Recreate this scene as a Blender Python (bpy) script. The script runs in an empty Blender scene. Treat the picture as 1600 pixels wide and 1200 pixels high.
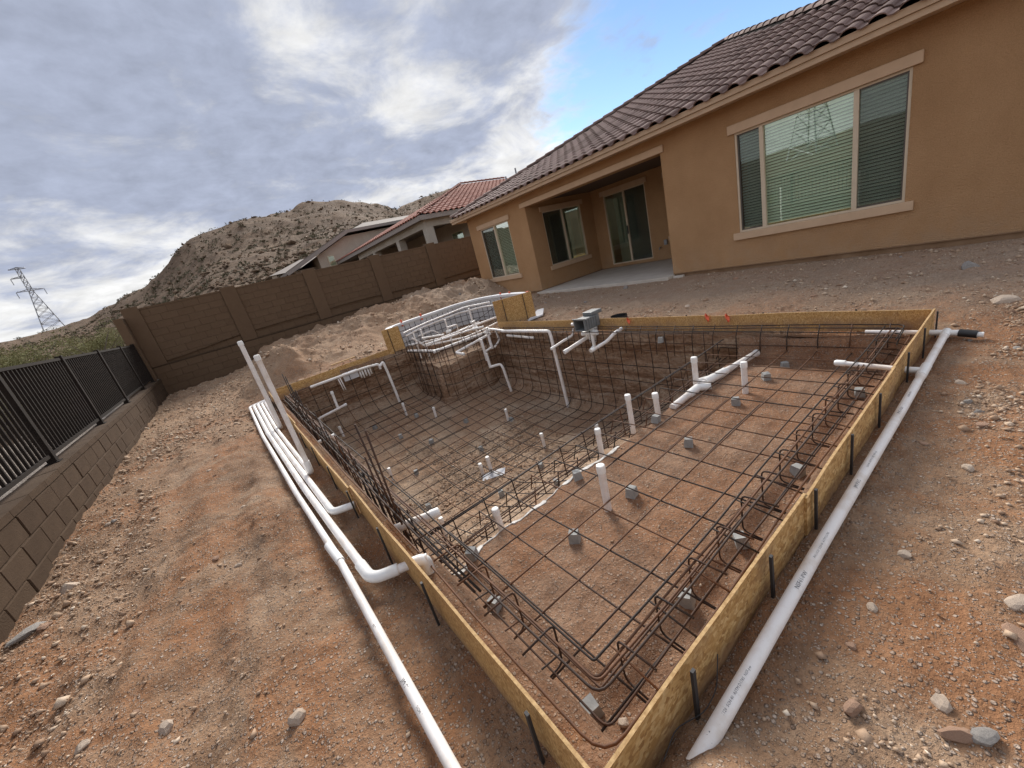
import bpy, bmesh, math, random
import numpy as np
from mathutils import Matrix, Vector
random.seed(7); RNG = np.random.default_rng(11)
scene = bpy.context.scene
col = scene.collection

# ------------------------------------------------------------------ camera
CAM = Vector((0.0, 0.0, 1.485))
RT = Vector((0.76245, -0.59997, -0.24229)); DN = Vector((-0.37762, -0.10853, -0.91958)); FW = Vector((0.52543, 0.79262, -0.30931))
cd = bpy.data.cameras.new('camera'); cam = bpy.data.objects.new('camera', cd); col.objects.link(cam)
mw = Matrix.Identity(4)
for i in range(3):
    mw[i][0] = RT[i]; mw[i][1] = -DN[i]; mw[i][2] = -FW[i]; mw[i][3] = CAM[i]
cam.matrix_world = mw
cd.sensor_width = 36.0; cd.lens = 36.0 * 611.31 / 1600.0; cd.clip_start = 0.05; cd.clip_end = 4000
scene.camera = cam

# ------------------------------------------------------------------ world, sun, exposure
SUN_AZ, SUN_EL = math.radians(60), math.radians(31)
SUN_DIR = Vector((math.cos(SUN_AZ) * math.cos(SUN_EL), math.sin(SUN_AZ) * math.cos(SUN_EL), math.sin(SUN_EL)))


def build_world():
    w = bpy.data.worlds.new('World'); scene.world = w; w.use_nodes = True
    nt = w.node_tree; N = nt.nodes; L = nt.links; N.clear()
    out = N.new('ShaderNodeOutputWorld'); bg = N.new('ShaderNodeBackground'); L.new(bg.outputs[0], out.inputs[0])
    sky = N.new('ShaderNodeTexSky'); sky.sky_type = 'NISHITA'; sky.sun_disc = False
    sky.sun_elevation = SUN_EL; sky.sun_rotation = math.pi / 2 - SUN_AZ
    sky.altitude = 500; sky.air_density = 1.0; sky.dust_density = 0.1; sky.ozone_density = 3.0
    tc = N.new('ShaderNodeTexCoord')

    def math_(op, a, b=None, c=None, clamp=False):
        m = N.new('ShaderNodeMath'); m.operation = op; m.use_clamp = clamp
        for i, v in enumerate((a, b, c)):
            if v is None: continue
            if isinstance(v, (int, float)): m.inputs[i].default_value = v
            else: L.new(v, m.inputs[i])
        return m.outputs[0]

    def smooth(v, a, b):
        m = N.new('ShaderNodeMapRange'); m.interpolation_type = 'SMOOTHSTEP'
        L.new(v, m.inputs[0]); m.inputs[1].default_value = a; m.inputs[2].default_value = b
        return m.outputs[0]

    def dot(vec):
        m = N.new('ShaderNodeVectorMath'); m.operation = 'DOT_PRODUCT'
        L.new(tc.outputs['Generated'], m.inputs[0]); m.inputs[1].default_value = Vector(vec).normalized()
        return m.outputs['Value']

    def noise(vec, scale, detail, rough=0.55, dist=0.0):
        n = N.new('ShaderNodeTexNoise'); L.new(vec, n.inputs['Vector'])
        n.inputs['Scale'].default_value = scale; n.inputs['Detail'].default_value = detail
        n.inputs['Roughness'].default_value = rough; n.inputs['Distortion'].default_value = dist
        return n.outputs['Fac']

    def mix(f, a, b):
        m = N.new('ShaderNodeMix'); m.data_type = 'RGBA'
        if isinstance(f, (int, float)): m.inputs[0].default_value = f
        else: L.new(f, m.inputs[0])
        for i, v in ((6, a), (7, b)):
            if isinstance(v, tuple): m.inputs[i].default_value = (*v, 1)
            else: L.new(v, m.inputs[i])
        return m.outputs[2]

    sep = N.new('ShaderNodeSeparateXYZ'); L.new(tc.outputs['Generated'], sep.inputs[0])
    zz = math_('ADD', math_('MAXIMUM', sep.outputs[2], 0.0), 0.22)
    cmb = N.new('ShaderNodeCombineXYZ')
    L.new(math_('DIVIDE', sep.outputs[0], zz), cmb.inputs[0]); L.new(math_('DIVIDE', sep.outputs[1], zz), cmb.inputs[1])
    cmb.inputs[2].default_value = 3.7
    P = cmb.outputs[0]
    big = noise(P, 0.9, 7, 0.52, 0.4)
    mid = noise(P, 2.6, 8, 0.60, 0.35)
    fine = noise(P, 9.0, 6, 0.6, 0.2)
    # blue gap beside the house
    gap = smooth(dot((0.93, 0.32, 0.16)), 0.85, 0.97)
    cover = math_('ADD', math_('ADD', math_('MULTIPLY', big, 0.5), math_('MULTIPLY', mid, 0.62)), math_('MULTIPLY', fine, 0.30))
    cover = math_('SUBTRACT', math_('ADD', cover, 0.05), math_('MULTIPLY', gap, 0.37))
    mask = smooth(cover, 0.38, 0.60)
    # cloud shade: thick dark base towards the hill side, thin and bright around the veiled sun
    dk = smooth(dot((0.05, 0.93, 0.36)), 0.72, 0.97)
    shade = math_('ADD', math_('ADD', math_('MULTIPLY', mid, 1.0), math_('MULTIPLY', big, 0.40)), math_('MULTIPLY', fine, 0.30))
    shade = math_('ADD', shade, math_('MULTIPLY', dk, 0.20))
    low = smooth(sep.outputs[2], 0.27, 0.06)
    shade = math_('SUBTRACT', shade, math_('MULTIPLY', low, 0.33))
    glow = smooth(dot((0.40, 0.80, 0.47)), 0.965, 1.0)
    shade = math_('SUBTRACT', shade, math_('MULTIPLY', glow, 0.25))
    thick = smooth(shade, 0.66, 0.99)
    c = mix(thick, (0.245, 0.245, 0.245), (0.110, 0.122, 0.156))
    tex = math_('ADD', 0.66, math_('MULTIPLY', fine, 0.66))
    vm = N.new('ShaderNodeVectorMath'); vm.operation = 'SCALE'; L.new(c, vm.inputs[0]); L.new(tex, vm.inputs['Scale'])
    vs = N.new('ShaderNodeVectorMath'); vs.operation = 'SCALE'; L.new(sky.outputs[0], vs.inputs[0]); vs.inputs['Scale'].default_value = 0.042
    fin = mix(mask, vs.outputs[0], vm.outputs[0])
    L.new(fin, bg.inputs[0]); bg.inputs[1].default_value = 1.0


build_world()
sd = bpy.data.lights.new('sun', 'SUN'); sd.energy = 1.35; sd.angle = math.radians(24); sd.color = (1.0, 0.95, 0.88)
sun = bpy.data.objects.new('sun', sd); col.objects.link(sun)
sun.rotation_euler = (-SUN_DIR).to_track_quat('-Z', 'Y').to_euler(); sun.location = (0, 0, 30)
scene.view_settings.view_transform = 'Standard'; scene.view_settings.look = 'None'
scene.view_settings.exposure = 1.95; scene.view_settings.gamma = 1.0

# ------------------------------------------------------------------ numpy noise
def _hash(ix, iy, iz, seed):
    h = (ix.astype(np.int64) * 374761393 + iy.astype(np.int64) * 668265263 + iz.astype(np.int64) * 2147483647 + seed * 144269) & 0xffffffff
    h = ((h ^ (h >> 13)) * 1274126177) & 0xffffffff
    h = ((h ^ (h >> 16)) * 2246822519) & 0xffffffff
    return ((h ^ (h >> 15)) & 0xffffff) / float(0xffffff)


def vnoise(x, y, z=None, seed=0):
    x = np.asarray(x, float); y = np.asarray(y, float)
    z = np.zeros_like(x) if z is None else np.asarray(z, float)
    ix, iy, iz = np.floor(x), np.floor(y), np.floor(z)
    fx, fy, fz = x - ix, y - iy, z - iz
    fx = fx * fx * (3 - 2 * fx); fy = fy * fy * (3 - 2 * fy); fz = fz * fz * (3 - 2 * fz)
    r = 0
    for dx in (0, 1):
        for dy in (0, 1):
            for dz in ((0, 1) if np.any(fz) else (0,)):
                r = r + _hash(ix + dx, iy + dy, iz + dz, seed) * (fx if dx else 1 - fx) * (fy if dy else 1 - fy) * (fz if dz else 1 - fz)
    return r * 2 - 1


def fbm(x, y, z=None, seed=0, oct=4, gain=0.5):
    a, s, r = 1.0, 1.0, 0
    for o in range(oct):
        r = r + a * vnoise(np.asarray(x) * s, np.asarray(y) * s, None if z is None else np.asarray(z) * s, seed + o * 17)
        a *= gain; s *= 2.03
    return r


def sstep(a, b, v):
    t = np.clip((np.asarray(v, float) - a) / (b - a), 0, 1); return t * t * (3 - 2 * t)


# ------------------------------------------------------------------ mesh helpers
class MB:
    def __init__(self): self.v = []; self.f = []

    def add(self, vs, fs):
        b = len(self.v); self.v.extend([tuple(p) for p in vs]); self.f.extend([tuple(i + b for i in f) for f in fs]); return self

    def box(self, a, b):
        x0, y0, z0 = a; x1, y1, z1 = b
        return self.add([(x0, y0, z0), (x1, y0, z0), (x1, y1, z0), (x0, y1, z0), (x0, y0, z1), (x1, y0, z1), (x1, y1, z1), (x0, y1, z1)],
                        [(3, 2, 1, 0), (4, 5, 6, 7), (0, 1, 5, 4), (1, 2, 6, 5), (2, 3, 7, 6), (3, 0, 4, 7)])

    def beam(self, p, q, w, h=None, up=(0, 0, 1)):
        p, q = Vector(p), Vector(q); h = h or w
        d = (q - p).normalized(); u = Vector(up)
        if abs(d.dot(u)) > 0.98: u = Vector((1, 0, 0))
        s = d.cross(u).normalized() * (w / 2); t = s.cross(d).normalized() * (h / 2)
        vs = [p - s - t, p + s - t, p + s + t, p - s + t, q - s - t, q + s - t, q + s + t, q - s + t]
        return self.add(vs, [(3, 2, 1, 0), (4, 5, 6, 7), (0, 1, 5, 4), (1, 2, 6, 5), (2, 3, 7, 6), (3, 0, 4, 7)])

    def tube(self, path, r, n=8, cap=True, hollow=0.0):
        P = [Vector(p) for p in path]
        k = len(P); T = []
        for i in range(k):
            t = (P[min(i + 1, k - 1)] - P[max(i - 1, 0)]); T.append(t.normalized() if t.length > 1e-9 else Vector((0, 0, 1)))
        u = T[0].cross(Vector((0.31, 0.17, 0.93)));
        if u.length < 0.05: u = T[0].cross(Vector((1, 0, 0)))
        u.normalize(); vs = []; rr = r if isinstance(r, (list, tuple)) else [r] * k
        for i in range(k):
            u = (u - T[i] * u.dot(T[i])).normalized(); w = T[i].cross(u)
            for j in range(n):
                a = 2 * math.pi * j / n
                vs.append(P[i] + (u * math.cos(a) + w * math.sin(a)) * rr[i])
        fs = []
        for i in range(k - 1):
            for j in range(n):
                fs.append((i * n + j, i * n + (j + 1) % n, (i + 1) * n + (j + 1) % n, (i + 1) * n + j))
        if cap:
            fs.append(tuple(range(n - 1, -1, -1))); fs.append(tuple((k - 1) * n + j for j in range(n)))
        return self.add(vs, fs)


def fillet(pts, r, n=5):
    P = [Vector(p) for p in pts]; out = [P[0]]
    for i in range(1, len(P) - 1):
        a, b, c = P[i - 1], P[i], P[i + 1]
        d1 = (a - b); d2 = (c - b); rr = min(r, d1.length * 0.49, d2.length * 0.49)
        p, q = b + d1.normalized() * rr, b + d2.normalized() * rr
        for k in range(n + 1):
            t = k / n; out.append(p * (1 - t) ** 2 + b * 2 * t * (1 - t) + q * t * t)
    out.append(P[-1]); return out


def mesh_of(name, mb, mat, smooth=False):
    me = bpy.data.meshes.new(name); me.from_pydata([tuple(v) for v in mb.v], [], mb.f); me.update()
    if mat is not None: me.materials.append(MAT[mat])
    if smooth: me.polygons.foreach_set('use_smooth', [True] * len(me.polygons))
    return me


def wloc(o):
    v = Vector((0, 0, 0))
    while o is not None: v = v + o.location; o = o.parent
    return v


def mk(name, mb, mat, parent=None, smooth=False, bevel=0.0):
    """link a mesh given in world coordinates as one object (child of parent)"""
    base = wloc(parent) if parent is not None else Vector((0, 0, 0))
    if parent is not None and base.length > 0:
        m2 = MB(); m2.v = [(v[0] - base.x, v[1] - base.y, v[2] - base.z) for v in mb.v]; m2.f = mb.f; mb = m2
    me = mesh_of(name, mb, mat, smooth)
    o = bpy.data.objects.new(name, me); col.objects.link(o)
    if parent is not None: o.parent = parent
    if bevel > 0:
        m = o.modifiers.new('bevel', 'BEVEL'); m.width = bevel; m.segments = 2; m.limit_method = 'ANGLE'
    return o


def top(name, mb, mat, label=None, cat=None, group=None, kind=None, smooth=False, bevel=0.0, origin=None):
    if origin is not None:
        m2 = MB(); m2.v = [(v[0] - origin[0], v[1] - origin[1], v[2] - origin[2]) for v in mb.v]; m2.f = mb.f; mb = m2
    o = mk(name, mb, mat, None, smooth, bevel)
    if origin is not None: o.location = origin
    return tag(o, label, cat, group, kind)


def tag(o, label=None, cat=None, group=None, kind=None):
    if label: o['label'] = label
    if cat: o['category'] = cat
    if group: o['group'] = group
    if kind: o['kind'] = kind
    return o


def thing(name, loc, label, cat, group=None):
    o = bpy.data.objects.new(name, None); col.objects.link(o); o.location = loc; o.empty_display_size = 0.1
    return tag(o, label, cat, group)


def np_mesh(name, V, Fq, mat, smooth=False, tint=None):
    """V (n,3), Fq (m,k) arrays"""
    me = bpy.data.meshes.new(name); n, k = Fq.shape
    me.vertices.add(len(V)); me.vertices.foreach_set('co', np.ascontiguousarray(V, dtype=np.float32).ravel())
    me.loops.add(n * k); me.loops.foreach_set('vertex_index', np.ascontiguousarray(Fq, dtype=np.int32).ravel())
    me.polygons.add(n); me.polygons.foreach_set('loop_start', np.arange(0, n * k, k, dtype=np.int32))
    me.polygons.foreach_set('loop_total', np.full(n, k, dtype=np.int32))
    if smooth: me.polygons.foreach_set('use_smooth', np.ones(n, dtype=bool))
    me.update(calc_edges=True)
    if tint is not None:
        a = me.attributes.new('tint', 'FLOAT', 'POINT'); a.data.foreach_set('value', np.ascontiguousarray(tint, dtype=np.float32))
    me.materials.append(MAT[mat])
    o = bpy.data.objects.new(name, me); col.objects.link(o)
    return o


def grid_faces(nu, nv):
    i = np.arange(nu - 1)[:, None] * nv + np.arange(nv - 1)[None, :]
    return np.stack([i, i + nv, i + nv + 1, i + 1], -1).reshape(-1, 4)


# ------------------------------------------------------------------ materials
MAT = {}


class NT:
    def __init__(s, name):
        s.m = bpy.data.materials.new(name); s.m.use_nodes = True; s.nt = s.m.node_tree; s.N = s.nt.nodes; s.L = s.nt.links
        s.b = s.N['Principled BSDF']; MAT[name] = s.m; s.tc = s.N.new('ShaderNodeTexCoord'); s.co = s.tc.outputs['Object']

    def set(s, k, v):
        if isinstance(v, (int, float)): s.b.inputs[k].default_value = v
        elif isinstance(v, tuple): s.b.inputs[k].default_value = (*v, 1)
        else: s.L.new(v, s.b.inputs[k])
        return s

    def map(s, scale=(1, 1, 1), rot=(0, 0, 0)):
        m = s.N.new('ShaderNodeMapping'); s.L.new(s.co, m.inputs[0]); m.inputs['Scale'].default_value = scale; m.inputs['Rotation'].default_value = rot
        return m.outputs[0]

    def noise(s, scale, detail=4, rough=0.55, vec=None, dist=0):
        n = s.N.new('ShaderNodeTexNoise'); s.L.new(vec or s.co, n.inputs['Vector'])
        n.inputs['Scale'].default_value = scale; n.inputs['Detail'].default_value = detail; n.inputs['Roughness'].default_value = rough; n.inputs['Distortion'].default_value = dist
        return n.outputs['Fac']

    def vor(s, scale, vec=None, out='Color', feature='F1'):
        n = s.N.new('ShaderNodeTexVoronoi'); s.L.new(vec or s.co, n.inputs['Vector']); n.inputs['Scale'].default_value = scale; n.feature = feature
        return n.outputs[out]

    def ramp(s, fac, stops):
        r = s.N.new('ShaderNodeValToRGB'); s.L.new(fac, r.inputs[0]); e = r.color_ramp.elements
        while len(e) > len(stops): e.remove(e[-1])
        while len(e) < len(stops): e.new(0.5)
        for el, (p, c) in zip(e, stops): el.position = p; el.color = (*c, 1)
        return r.outputs[0]

    def mix(s, f, a, b, mode='MIX'):
        m = s.N.new('ShaderNodeMix'); m.data_type = 'RGBA'; m.blend_type = mode
        if isinstance(f, (int, float)): m.inputs[0].default_value = f
        else: s.L.new(f, m.inputs[0])
        for i, v in ((6, a), (7, b)):
            if isinstance(v, tuple): m.inputs[i].default_value = (*v, 1)
            else: s.L.new(v, m.inputs[i])
        return m.outputs[2]

    def math(s, op, a, b=None):
        m = s.N.new('ShaderNodeMath'); m.operation = op
        for i, v in enumerate((a, b)):
            if v is None: continue
            if isinstance(v, (int, float)): m.inputs[i].default_value = v
            else: s.L.new(v, m.inputs[i])
        return m.outputs[0]

    def rng(s, v, a, b, c=0.0, d=1.0):
        m = s.N.new('ShaderNodeMapRange'); s.L.new(v, m.inputs[0])
        for i, x in enumerate((a, b, c, d)): m.inputs[i + 1].default_value = x
        return m.outputs[0]

    def attr(s, name):
        a = s.N.new('ShaderNodeAttribute'); a.attribute_name = name; return a.outputs['Fac']

    def rand(s):
        return s.N.new('ShaderNodeObjectInfo').outputs['Random']

    def bump(s, h, strength=0.4, dist=0.01, prev=None):
        b = s.N.new('ShaderNodeBump'); s.L.new(h, b.inputs['Height']); b.inputs['Strength'].default_value = strength; b.inputs['Distance'].default_value = dist
        if prev is not None: s.L.new(prev, b.inputs['Normal'])
        s.L.new(b.outputs[0], s.b.inputs['Normal']); return b.outputs[0]


def mats():
    # soil: reddish tan with dusty grey patches and fine grit
    def soil(name, a, b, c, red, grit=1.0):
        t = NT(name)
        n1 = t.noise(1.7, 7, 0.65, dist=0.5); n2 = t.noise(7.0, 6, 0.68); n3 = t.noise(42, 5, 0.72); n4 = t.noise(1.15, 6, 0.62, dist=0.6)
        base = t.ramp(n1, [(0.33, a), (0.50, b), (0.66, c)])
        base = t.mix(t.rng(n4, 0.47, 0.58, 0, 0.85), base, red)
        base = t.mix(t.rng(n2, 0.30, 0.60, 0.55, 0.0), base, (0.66, 0.60, 0.57), 'MULTIPLY')

        def pebbles(base, scale, lo):
            vd = t.vor(scale, out='Color'); vdist = t.vor(scale, out='Distance')
            sepc = t.N.new('ShaderNodeSeparateColor'); t.L.new(vd, sepc.inputs[0])
            peb = t.math('MULTIPLY', t.rng(sepc.outputs[0], lo, lo + 0.06), t.rng(vdist, 0.50, 0.30))
            pcol = t.ramp(sepc.outputs[1], [(0.0, (0.26, 0.18, 0.13)), (0.4, (0.44, 0.33, 0.25)), (1.0, (0.64, 0.54, 0.45))])
            return t.mix(t.math('MULTIPLY', peb, min(1.0, 0.85 * grit)), base, pcol), peb
        if name == 'soil':
            # spread gravel and dry spoil: paler towards the house and on the heap
            sx = t.N.new('ShaderNodeSeparateXYZ'); t.L.new(t.co, sx.inputs[0])
            q = t.rng(n2, 0.25, 0.65, 0.9, 0.45); base = t.mix(t.math('MULTIPLY', t.rng(sx.outputs[1], 8.8, 9.6), q), base, (0.50, 0.345, 0.225)); base = t.mix(t.math('MULTIPLY', t.rng(sx.outputs[0], 4.9, 6.6), q), base, (0.53, 0.41, 0.305))
        base, peb = pebbles(base, 62, 0.66); base, peb2 = pebbles(base, 140, 0.60)
        base = t.mix(t.rng(n3, 0.32, 0.66, 0.55, 0.0), base, (0.52, 0.46, 0.44), 'MULTIPLY')
        t.set('Base Color', base).set('Roughness', 0.95)
        t.b.inputs['Specular IOR Level'].default_value = 0.15
        h = t.math('ADD', t.math('MULTIPLY', n3, 0.7), t.math('MULTIPLY', t.math('ADD', peb, t.math('MULTIPLY', peb2, 0.5)), 0.6 * grit))
        h = t.math('ADD', h, t.math('MULTIPLY', t.noise(14, 6, 0.65), 1.3))
        t.bump(h, 0.9, 0.022)
    soil('soil', (0.270, 0.158, 0.092), (0.355, 0.225, 0.138), (0.430, 0.302, 0.202), (0.365, 0.182, 0.090))
    soil('pale_gravel', (0.40, 0.35, 0.29), (0.52, 0.46, 0.39), (0.62, 0.56, 0.49), (0.48, 0.42, 0.35), 1.3)
    soil('shelf_soil', (0.285, 0.165, 0.100), (0.345, 0.208, 0.130), (0.385, 0.250, 0.165), (0.345, 0.182, 0.100), 0.7)
    soil('pit_gravel', (0.40, 0.270, 0.175), (0.52, 0.370, 0.250), (0.62, 0.475, 0.345), (0.46, 0.285, 0.175), 1.3)
    t = NT('pit_wall')
    st = t.noise(3.0, 6, 0.65, vec=t.map((0.5, 0.5, 3.0)), dist=0.8); n2 = t.noise(16, 6, 0.7); v = t.vor(22, out='Distance')
    c = t.ramp(st, [(0.28, (0.225, 0.122, 0.070)), (0.48, (0.385, 0.250, 0.160)), (0.62, (0.510, 0.380, 0.270)), (0.75, (0.390, 0.230, 0.135))])
    c = t.mix(t.rng(n2, 0.35, 0.7, 0.6, 0), c, (0.45, 0.4, 0.4), 'MULTIPLY')
    t.set('Base Color', c).set('Roughness', 0.95); t.b.inputs['Specular IOR Level'].default_value = 0.15
    t.bump(t.math('ADD', n2, t.math('MULTIPLY', v, 0.8)), 0.9, 0.04)
    # stones
    t = NT('stone'); a = t.attr('tint'); n = t.noise(30, 5, 0.6)
    c = t.ramp(a, [(0.0, (0.26, 0.165, 0.110)), (0.3, (0.40, 0.270, 0.180)), (0.55, (0.50, 0.365, 0.255)), (0.8, (0.61, 0.485, 0.365)), (1.0, (0.72, 0.62, 0.50))])
    c = t.mix(t.rng(n, 0.3, 0.7, 0.3, 0), c, (0.55, 0.5, 0.47), 'MULTIPLY')
    t.set('Base Color', c).set('Roughness', 0.9); t.b.inputs['Specular IOR Level'].default_value = 0.2; t.bump(n, 0.5, 0.01)
    for nm, c1, c2 in (('rock_tan', (0.44, 0.33, 0.24), (0.62, 0.51, 0.41)), ('rock_grey', (0.21, 0.195, 0.18), (0.40, 0.365, 0.33)), ('rock_red', (0.30, 0.17, 0.11), (0.44, 0.29, 0.20))):
        t = NT(nm); n = t.noise(14, 6, 0.65); t.set('Base Color', t.ramp(n, [(0.3, c1), (0.7, c2)])).set('Roughness', 0.9); t.bump(t.noise(40, 5, 0.7), 0.6, 0.01)
    # stucco
    for nm, c1, c2 in (('stucco', (0.460, 0.272, 0.138), (0.540, 0.330, 0.174)), ('neighbour_stucco', (0.56, 0.465, 0.375), (0.64, 0.545, 0.45)), ('cream_stucco', (0.50, 0.45, 0.38), (0.58, 0.53, 0.46))):
        t = NT(nm); n = t.noise(1.3, 5, 0.6); f = t.noise(75, 4, 0.6); g = t.noise(24, 4, 0.6, vec=t.map((1, 1, 1.8)))
        c = t.ramp(n, [(0.3, c1), (0.7, c2)]); c = t.mix(t.rng(f, 0.3, 0.6, 0.45, 0), c, (0.55, 0.53, 0.50), 'MULTIPLY')
        c = t.mix(t.rng(t.noise(0.5, 7, 0.7, vec=t.map((1, 1, 0.35)), dist=0.5), 0.45, 0.7, 0, 0.30), c, (0.70, 0.66, 0.62), 'MULTIPLY')
        sz = t.N.new('ShaderNodeSeparateXYZ'); t.L.new(t.co, sz.inputs[0]); c = t.mix(t.math('MULTIPLY', t.rng(sz.outputs[2], 0.75, 0.12), t.rng(t.noise(3.5, 6, 0.7), 0.40, 0.68, 0, 0.55)), c, (0.46, 0.33, 0.22))
        t.set('Base Color', c).set('Roughness', 0.92); t.b.inputs['Specular IOR Level'].default_value = 0.2
        t.bump(t.math('ADD', f, t.math('MULTIPLY', g, 0.9)), 0.9, 0.018)
    for nm, c in (('trim', (0.62, 0.44, 0.29)), ('fascia', (0.56, 0.40, 0.265)), ('frame', (0.66, 0.55, 0.41)), ('neighbour_trim', (0.33, 0.29, 0.26))):
        t = NT(nm); n = t.noise(5, 5, 0.6); t.set('Base Color', t.mix(t.rng(n, 0.3, 0.7, 0.25, 0), c, (0.6, 0.55, 0.5), 'MULTIPLY')).set('Roughness', 0.75); t.bump(t.noise(60, 3), 0.12, 0.004)
    t = NT('foundation'); n = t.noise(3, 6, 0.65); t.set('Base Color', t.ramp(n, [(0.3, (0.20, 0.115, 0.06)), (0.7, (0.31, 0.20, 0.12))])).set('Roughness', 0.95); t.bump(t.noise(40, 4), 0.4, 0.01)
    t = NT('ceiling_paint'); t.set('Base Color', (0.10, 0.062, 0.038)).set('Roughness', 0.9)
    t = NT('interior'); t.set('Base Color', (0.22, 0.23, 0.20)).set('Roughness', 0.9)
    t = NT('concrete'); n = t.noise(2.5, 6, 0.6); t.set('Base Color', t.ramp(n, [(0.3, (0.50, 0.45, 0.385)), (0.7, (0.62, 0.57, 0.50))])).set('Roughness', 0.85); t.bump(t.noise(50, 4), 0.2, 0.005)
    t = NT('dobie'); n = t.noise(20, 5, 0.6); t.set('Base Color', t.ramp(n, [(0.3, (0.27, 0.27, 0.26)), (0.7, (0.40, 0.40, 0.385))])).set('Roughness', 0.9); t.bump(t.noise(90, 3), 0.3, 0.003)
    # glass: greenish tinted panes, mirror-like at a glance
    for nm, tint, lo in (('glass', (0.93, 1.0, 0.94), 0.13), ('glass_dark', (0.86, 0.92, 0.88), 0.10)):
        m = bpy.data.materials.new(nm); m.use_nodes = True; MAT[nm] = m; nt = m.node_tree; nt.nodes.clear()
        o = nt.nodes.new('ShaderNodeOutputMaterial'); mx = nt.nodes.new('ShaderNodeMixShader'); tr = nt.nodes.new('ShaderNodeBsdfTransparent'); gl = nt.nodes.new('ShaderNodeBsdfGlossy')
        fr = nt.nodes.new('ShaderNodeFresnel'); fr.inputs[0].default_value = 1.5
        mr = nt.nodes.new('ShaderNodeMapRange'); nt.links.new(fr.outputs[0], mr.inputs[0]); mr.inputs[1].default_value = 0.04; mr.inputs[2].default_value = 1; mr.inputs[3].default_value = lo; mr.inputs[4].default_value = 0.5
        tr.inputs[0].default_value = (*tint, 1); gl.inputs['Roughness'].default_value = 0.01; gl.inputs[0].default_value = (0.9, 0.95, 0.92, 1)
        nt.links.new(mr.outputs[0], mx.inputs[0]); nt.links.new(tr.outputs[0], mx.inputs[1]); nt.links.new(gl.outputs[0], mx.inputs[2]); nt.links.new(mx.outputs[0], o.inputs[0])
    m = bpy.data.materials.new('insect_screen'); m.use_nodes = True; MAT['insect_screen'] = m; nt = m.node_tree
    b = nt.nodes['Principled BSDF']; b.inputs['Base Color'].default_value = (0.03, 0.03, 0.028, 1); b.inputs['Roughness'].default_value = 0.8; b.inputs['Alpha'].default_value = 0.36
    t = NT('blind'); t.set('Base Color', (0.86, 0.88, 0.80)).set('Roughness', 0.6)
    # roof tiles
    for nm, cs in (('roof_tile', [(0.0, (0.105, 0.062, 0.050)), (0.5, (0.190, 0.122, 0.102)), (1.0, (0.285, 0.198, 0.170))]), ('red_tile', [(0.0, (0.25, 0.090, 0.060)), (0.5, (0.33, 0.125, 0.085)), (1.0, (0.40, 0.175, 0.125))]), ('grey_tile', [(0.0, (0.16, 0.13, 0.11)), (0.5, (0.21, 0.175, 0.15)), (1.0, (0.26, 0.22, 0.19))])):
        t = NT(nm); n = t.noise(9, 5, 0.65); r = t.rand(); v = t.math('ADD', t.math('MULTIPLY', r, 0.75), t.math('MULTIPLY', n, 0.35))
        t.set('Base Color', t.ramp(v, cs)).set('Roughness', 0.85); t.bump(t.noise(45, 4), 0.25, 0.006)
    t = NT('underlay'); t.set('Base Color', (0.03, 0.025, 0.022)).set('Roughness', 0.95)
    # block walls
    for nm, c1, c2 in (('block', (0.135, 0.087, 0.054), (0.160, 0.105, 0.066)), ('block_old', (0.060, 0.038, 0.024), (0.092, 0.061, 0.039))):
        t = NT(nm); n = t.noise(6, 6, 0.65); r = t.rand(); c = t.ramp(t.math('ADD', t.math('MULTIPLY', n, 0.75), t.math('MULTIPLY', r, 0.25)), [(0.25, c1), (0.75, c2)])
        t.set('Base Color', c).set('Roughness', 0.95); t.b.inputs['Specular IOR Level'].default_value = 0.15; t.bump(t.noise(55, 5, 0.7), 0.6, 0.012)
    t = NT('mortar'); n = t.noise(20, 4); t.set('Base Color', t.ramp(n, [(0.3, (0.105, 0.068, 0.040)), (0.7, (0.14, 0.092, 0.055))])).set('Roughness', 0.95)
    t = NT('fence_paint'); n = t.noise(9, 4); t.set('Base Color', t.ramp(n, [(0.3, (0.016, 0.012, 0.010)), (0.7, (0.026, 0.019, 0.015))])).set('Roughness', 0.8); t.b.inputs['Specular IOR Level'].default_value = 0.15
    # OSB: flakes in three orientations
    t = NT('osb')
    cols = []
    for rot in ((0.3, 0.2, 0.5), (1.1, 0.7, -0.4), (-0.6, 1.4, 1.2)):
        vcol = t.vor(40, vec=t.map((1.0, 4.2, 1.7), rot)); sp = t.N.new('ShaderNodeSeparateColor'); t.L.new(vcol, sp.inputs[0]); cols.append(sp.outputs[0])
    s2 = t.noise(14, 3); f = t.mix(t.rng(s2, 0.46, 0.5), cols[0], cols[1]); f = t.mix(t.rng(t.noise(11, 3, vec=t.map((1, 1.3, 1), (1, 1, 1))), 0.5, 0.54), f, cols[2])
    grain = t.noise(60, 4, 0.6, vec=t.map((1, 6, 2), (0.4, 0.3, 0.6)))
    c = t.ramp(f, [(0.0, (0.36, 0.190, 0.060)), (0.3, (0.50, 0.285, 0.095)), (0.7, (0.60, 0.375, 0.145)), (1.0, (0.72, 0.50, 0.235))])
    c = t.mix(t.rng(grain, 0.35, 0.65, 0.4, 0), c, (0.6, 0.52, 0.45), 'MULTIPLY')
    c = t.mix(t.rng(t.noise(2.2, 6, 0.7), 0.55, 0.72, 0, 0.6), c, (0.36, 0.24, 0.14))
    sz = t.N.new('ShaderNodeSeparateXYZ'); t.L.new(t.co, sz.inputs[0]); c = t.mix(t.math('MULTIPLY', t.rng(sz.outputs[2], 0.16, 0.06), t.rng(t.noise(6, 6, 0.7), 0.38, 0.62, 0.05, 0.85)), c, (0.30, 0.185, 0.115))
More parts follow.
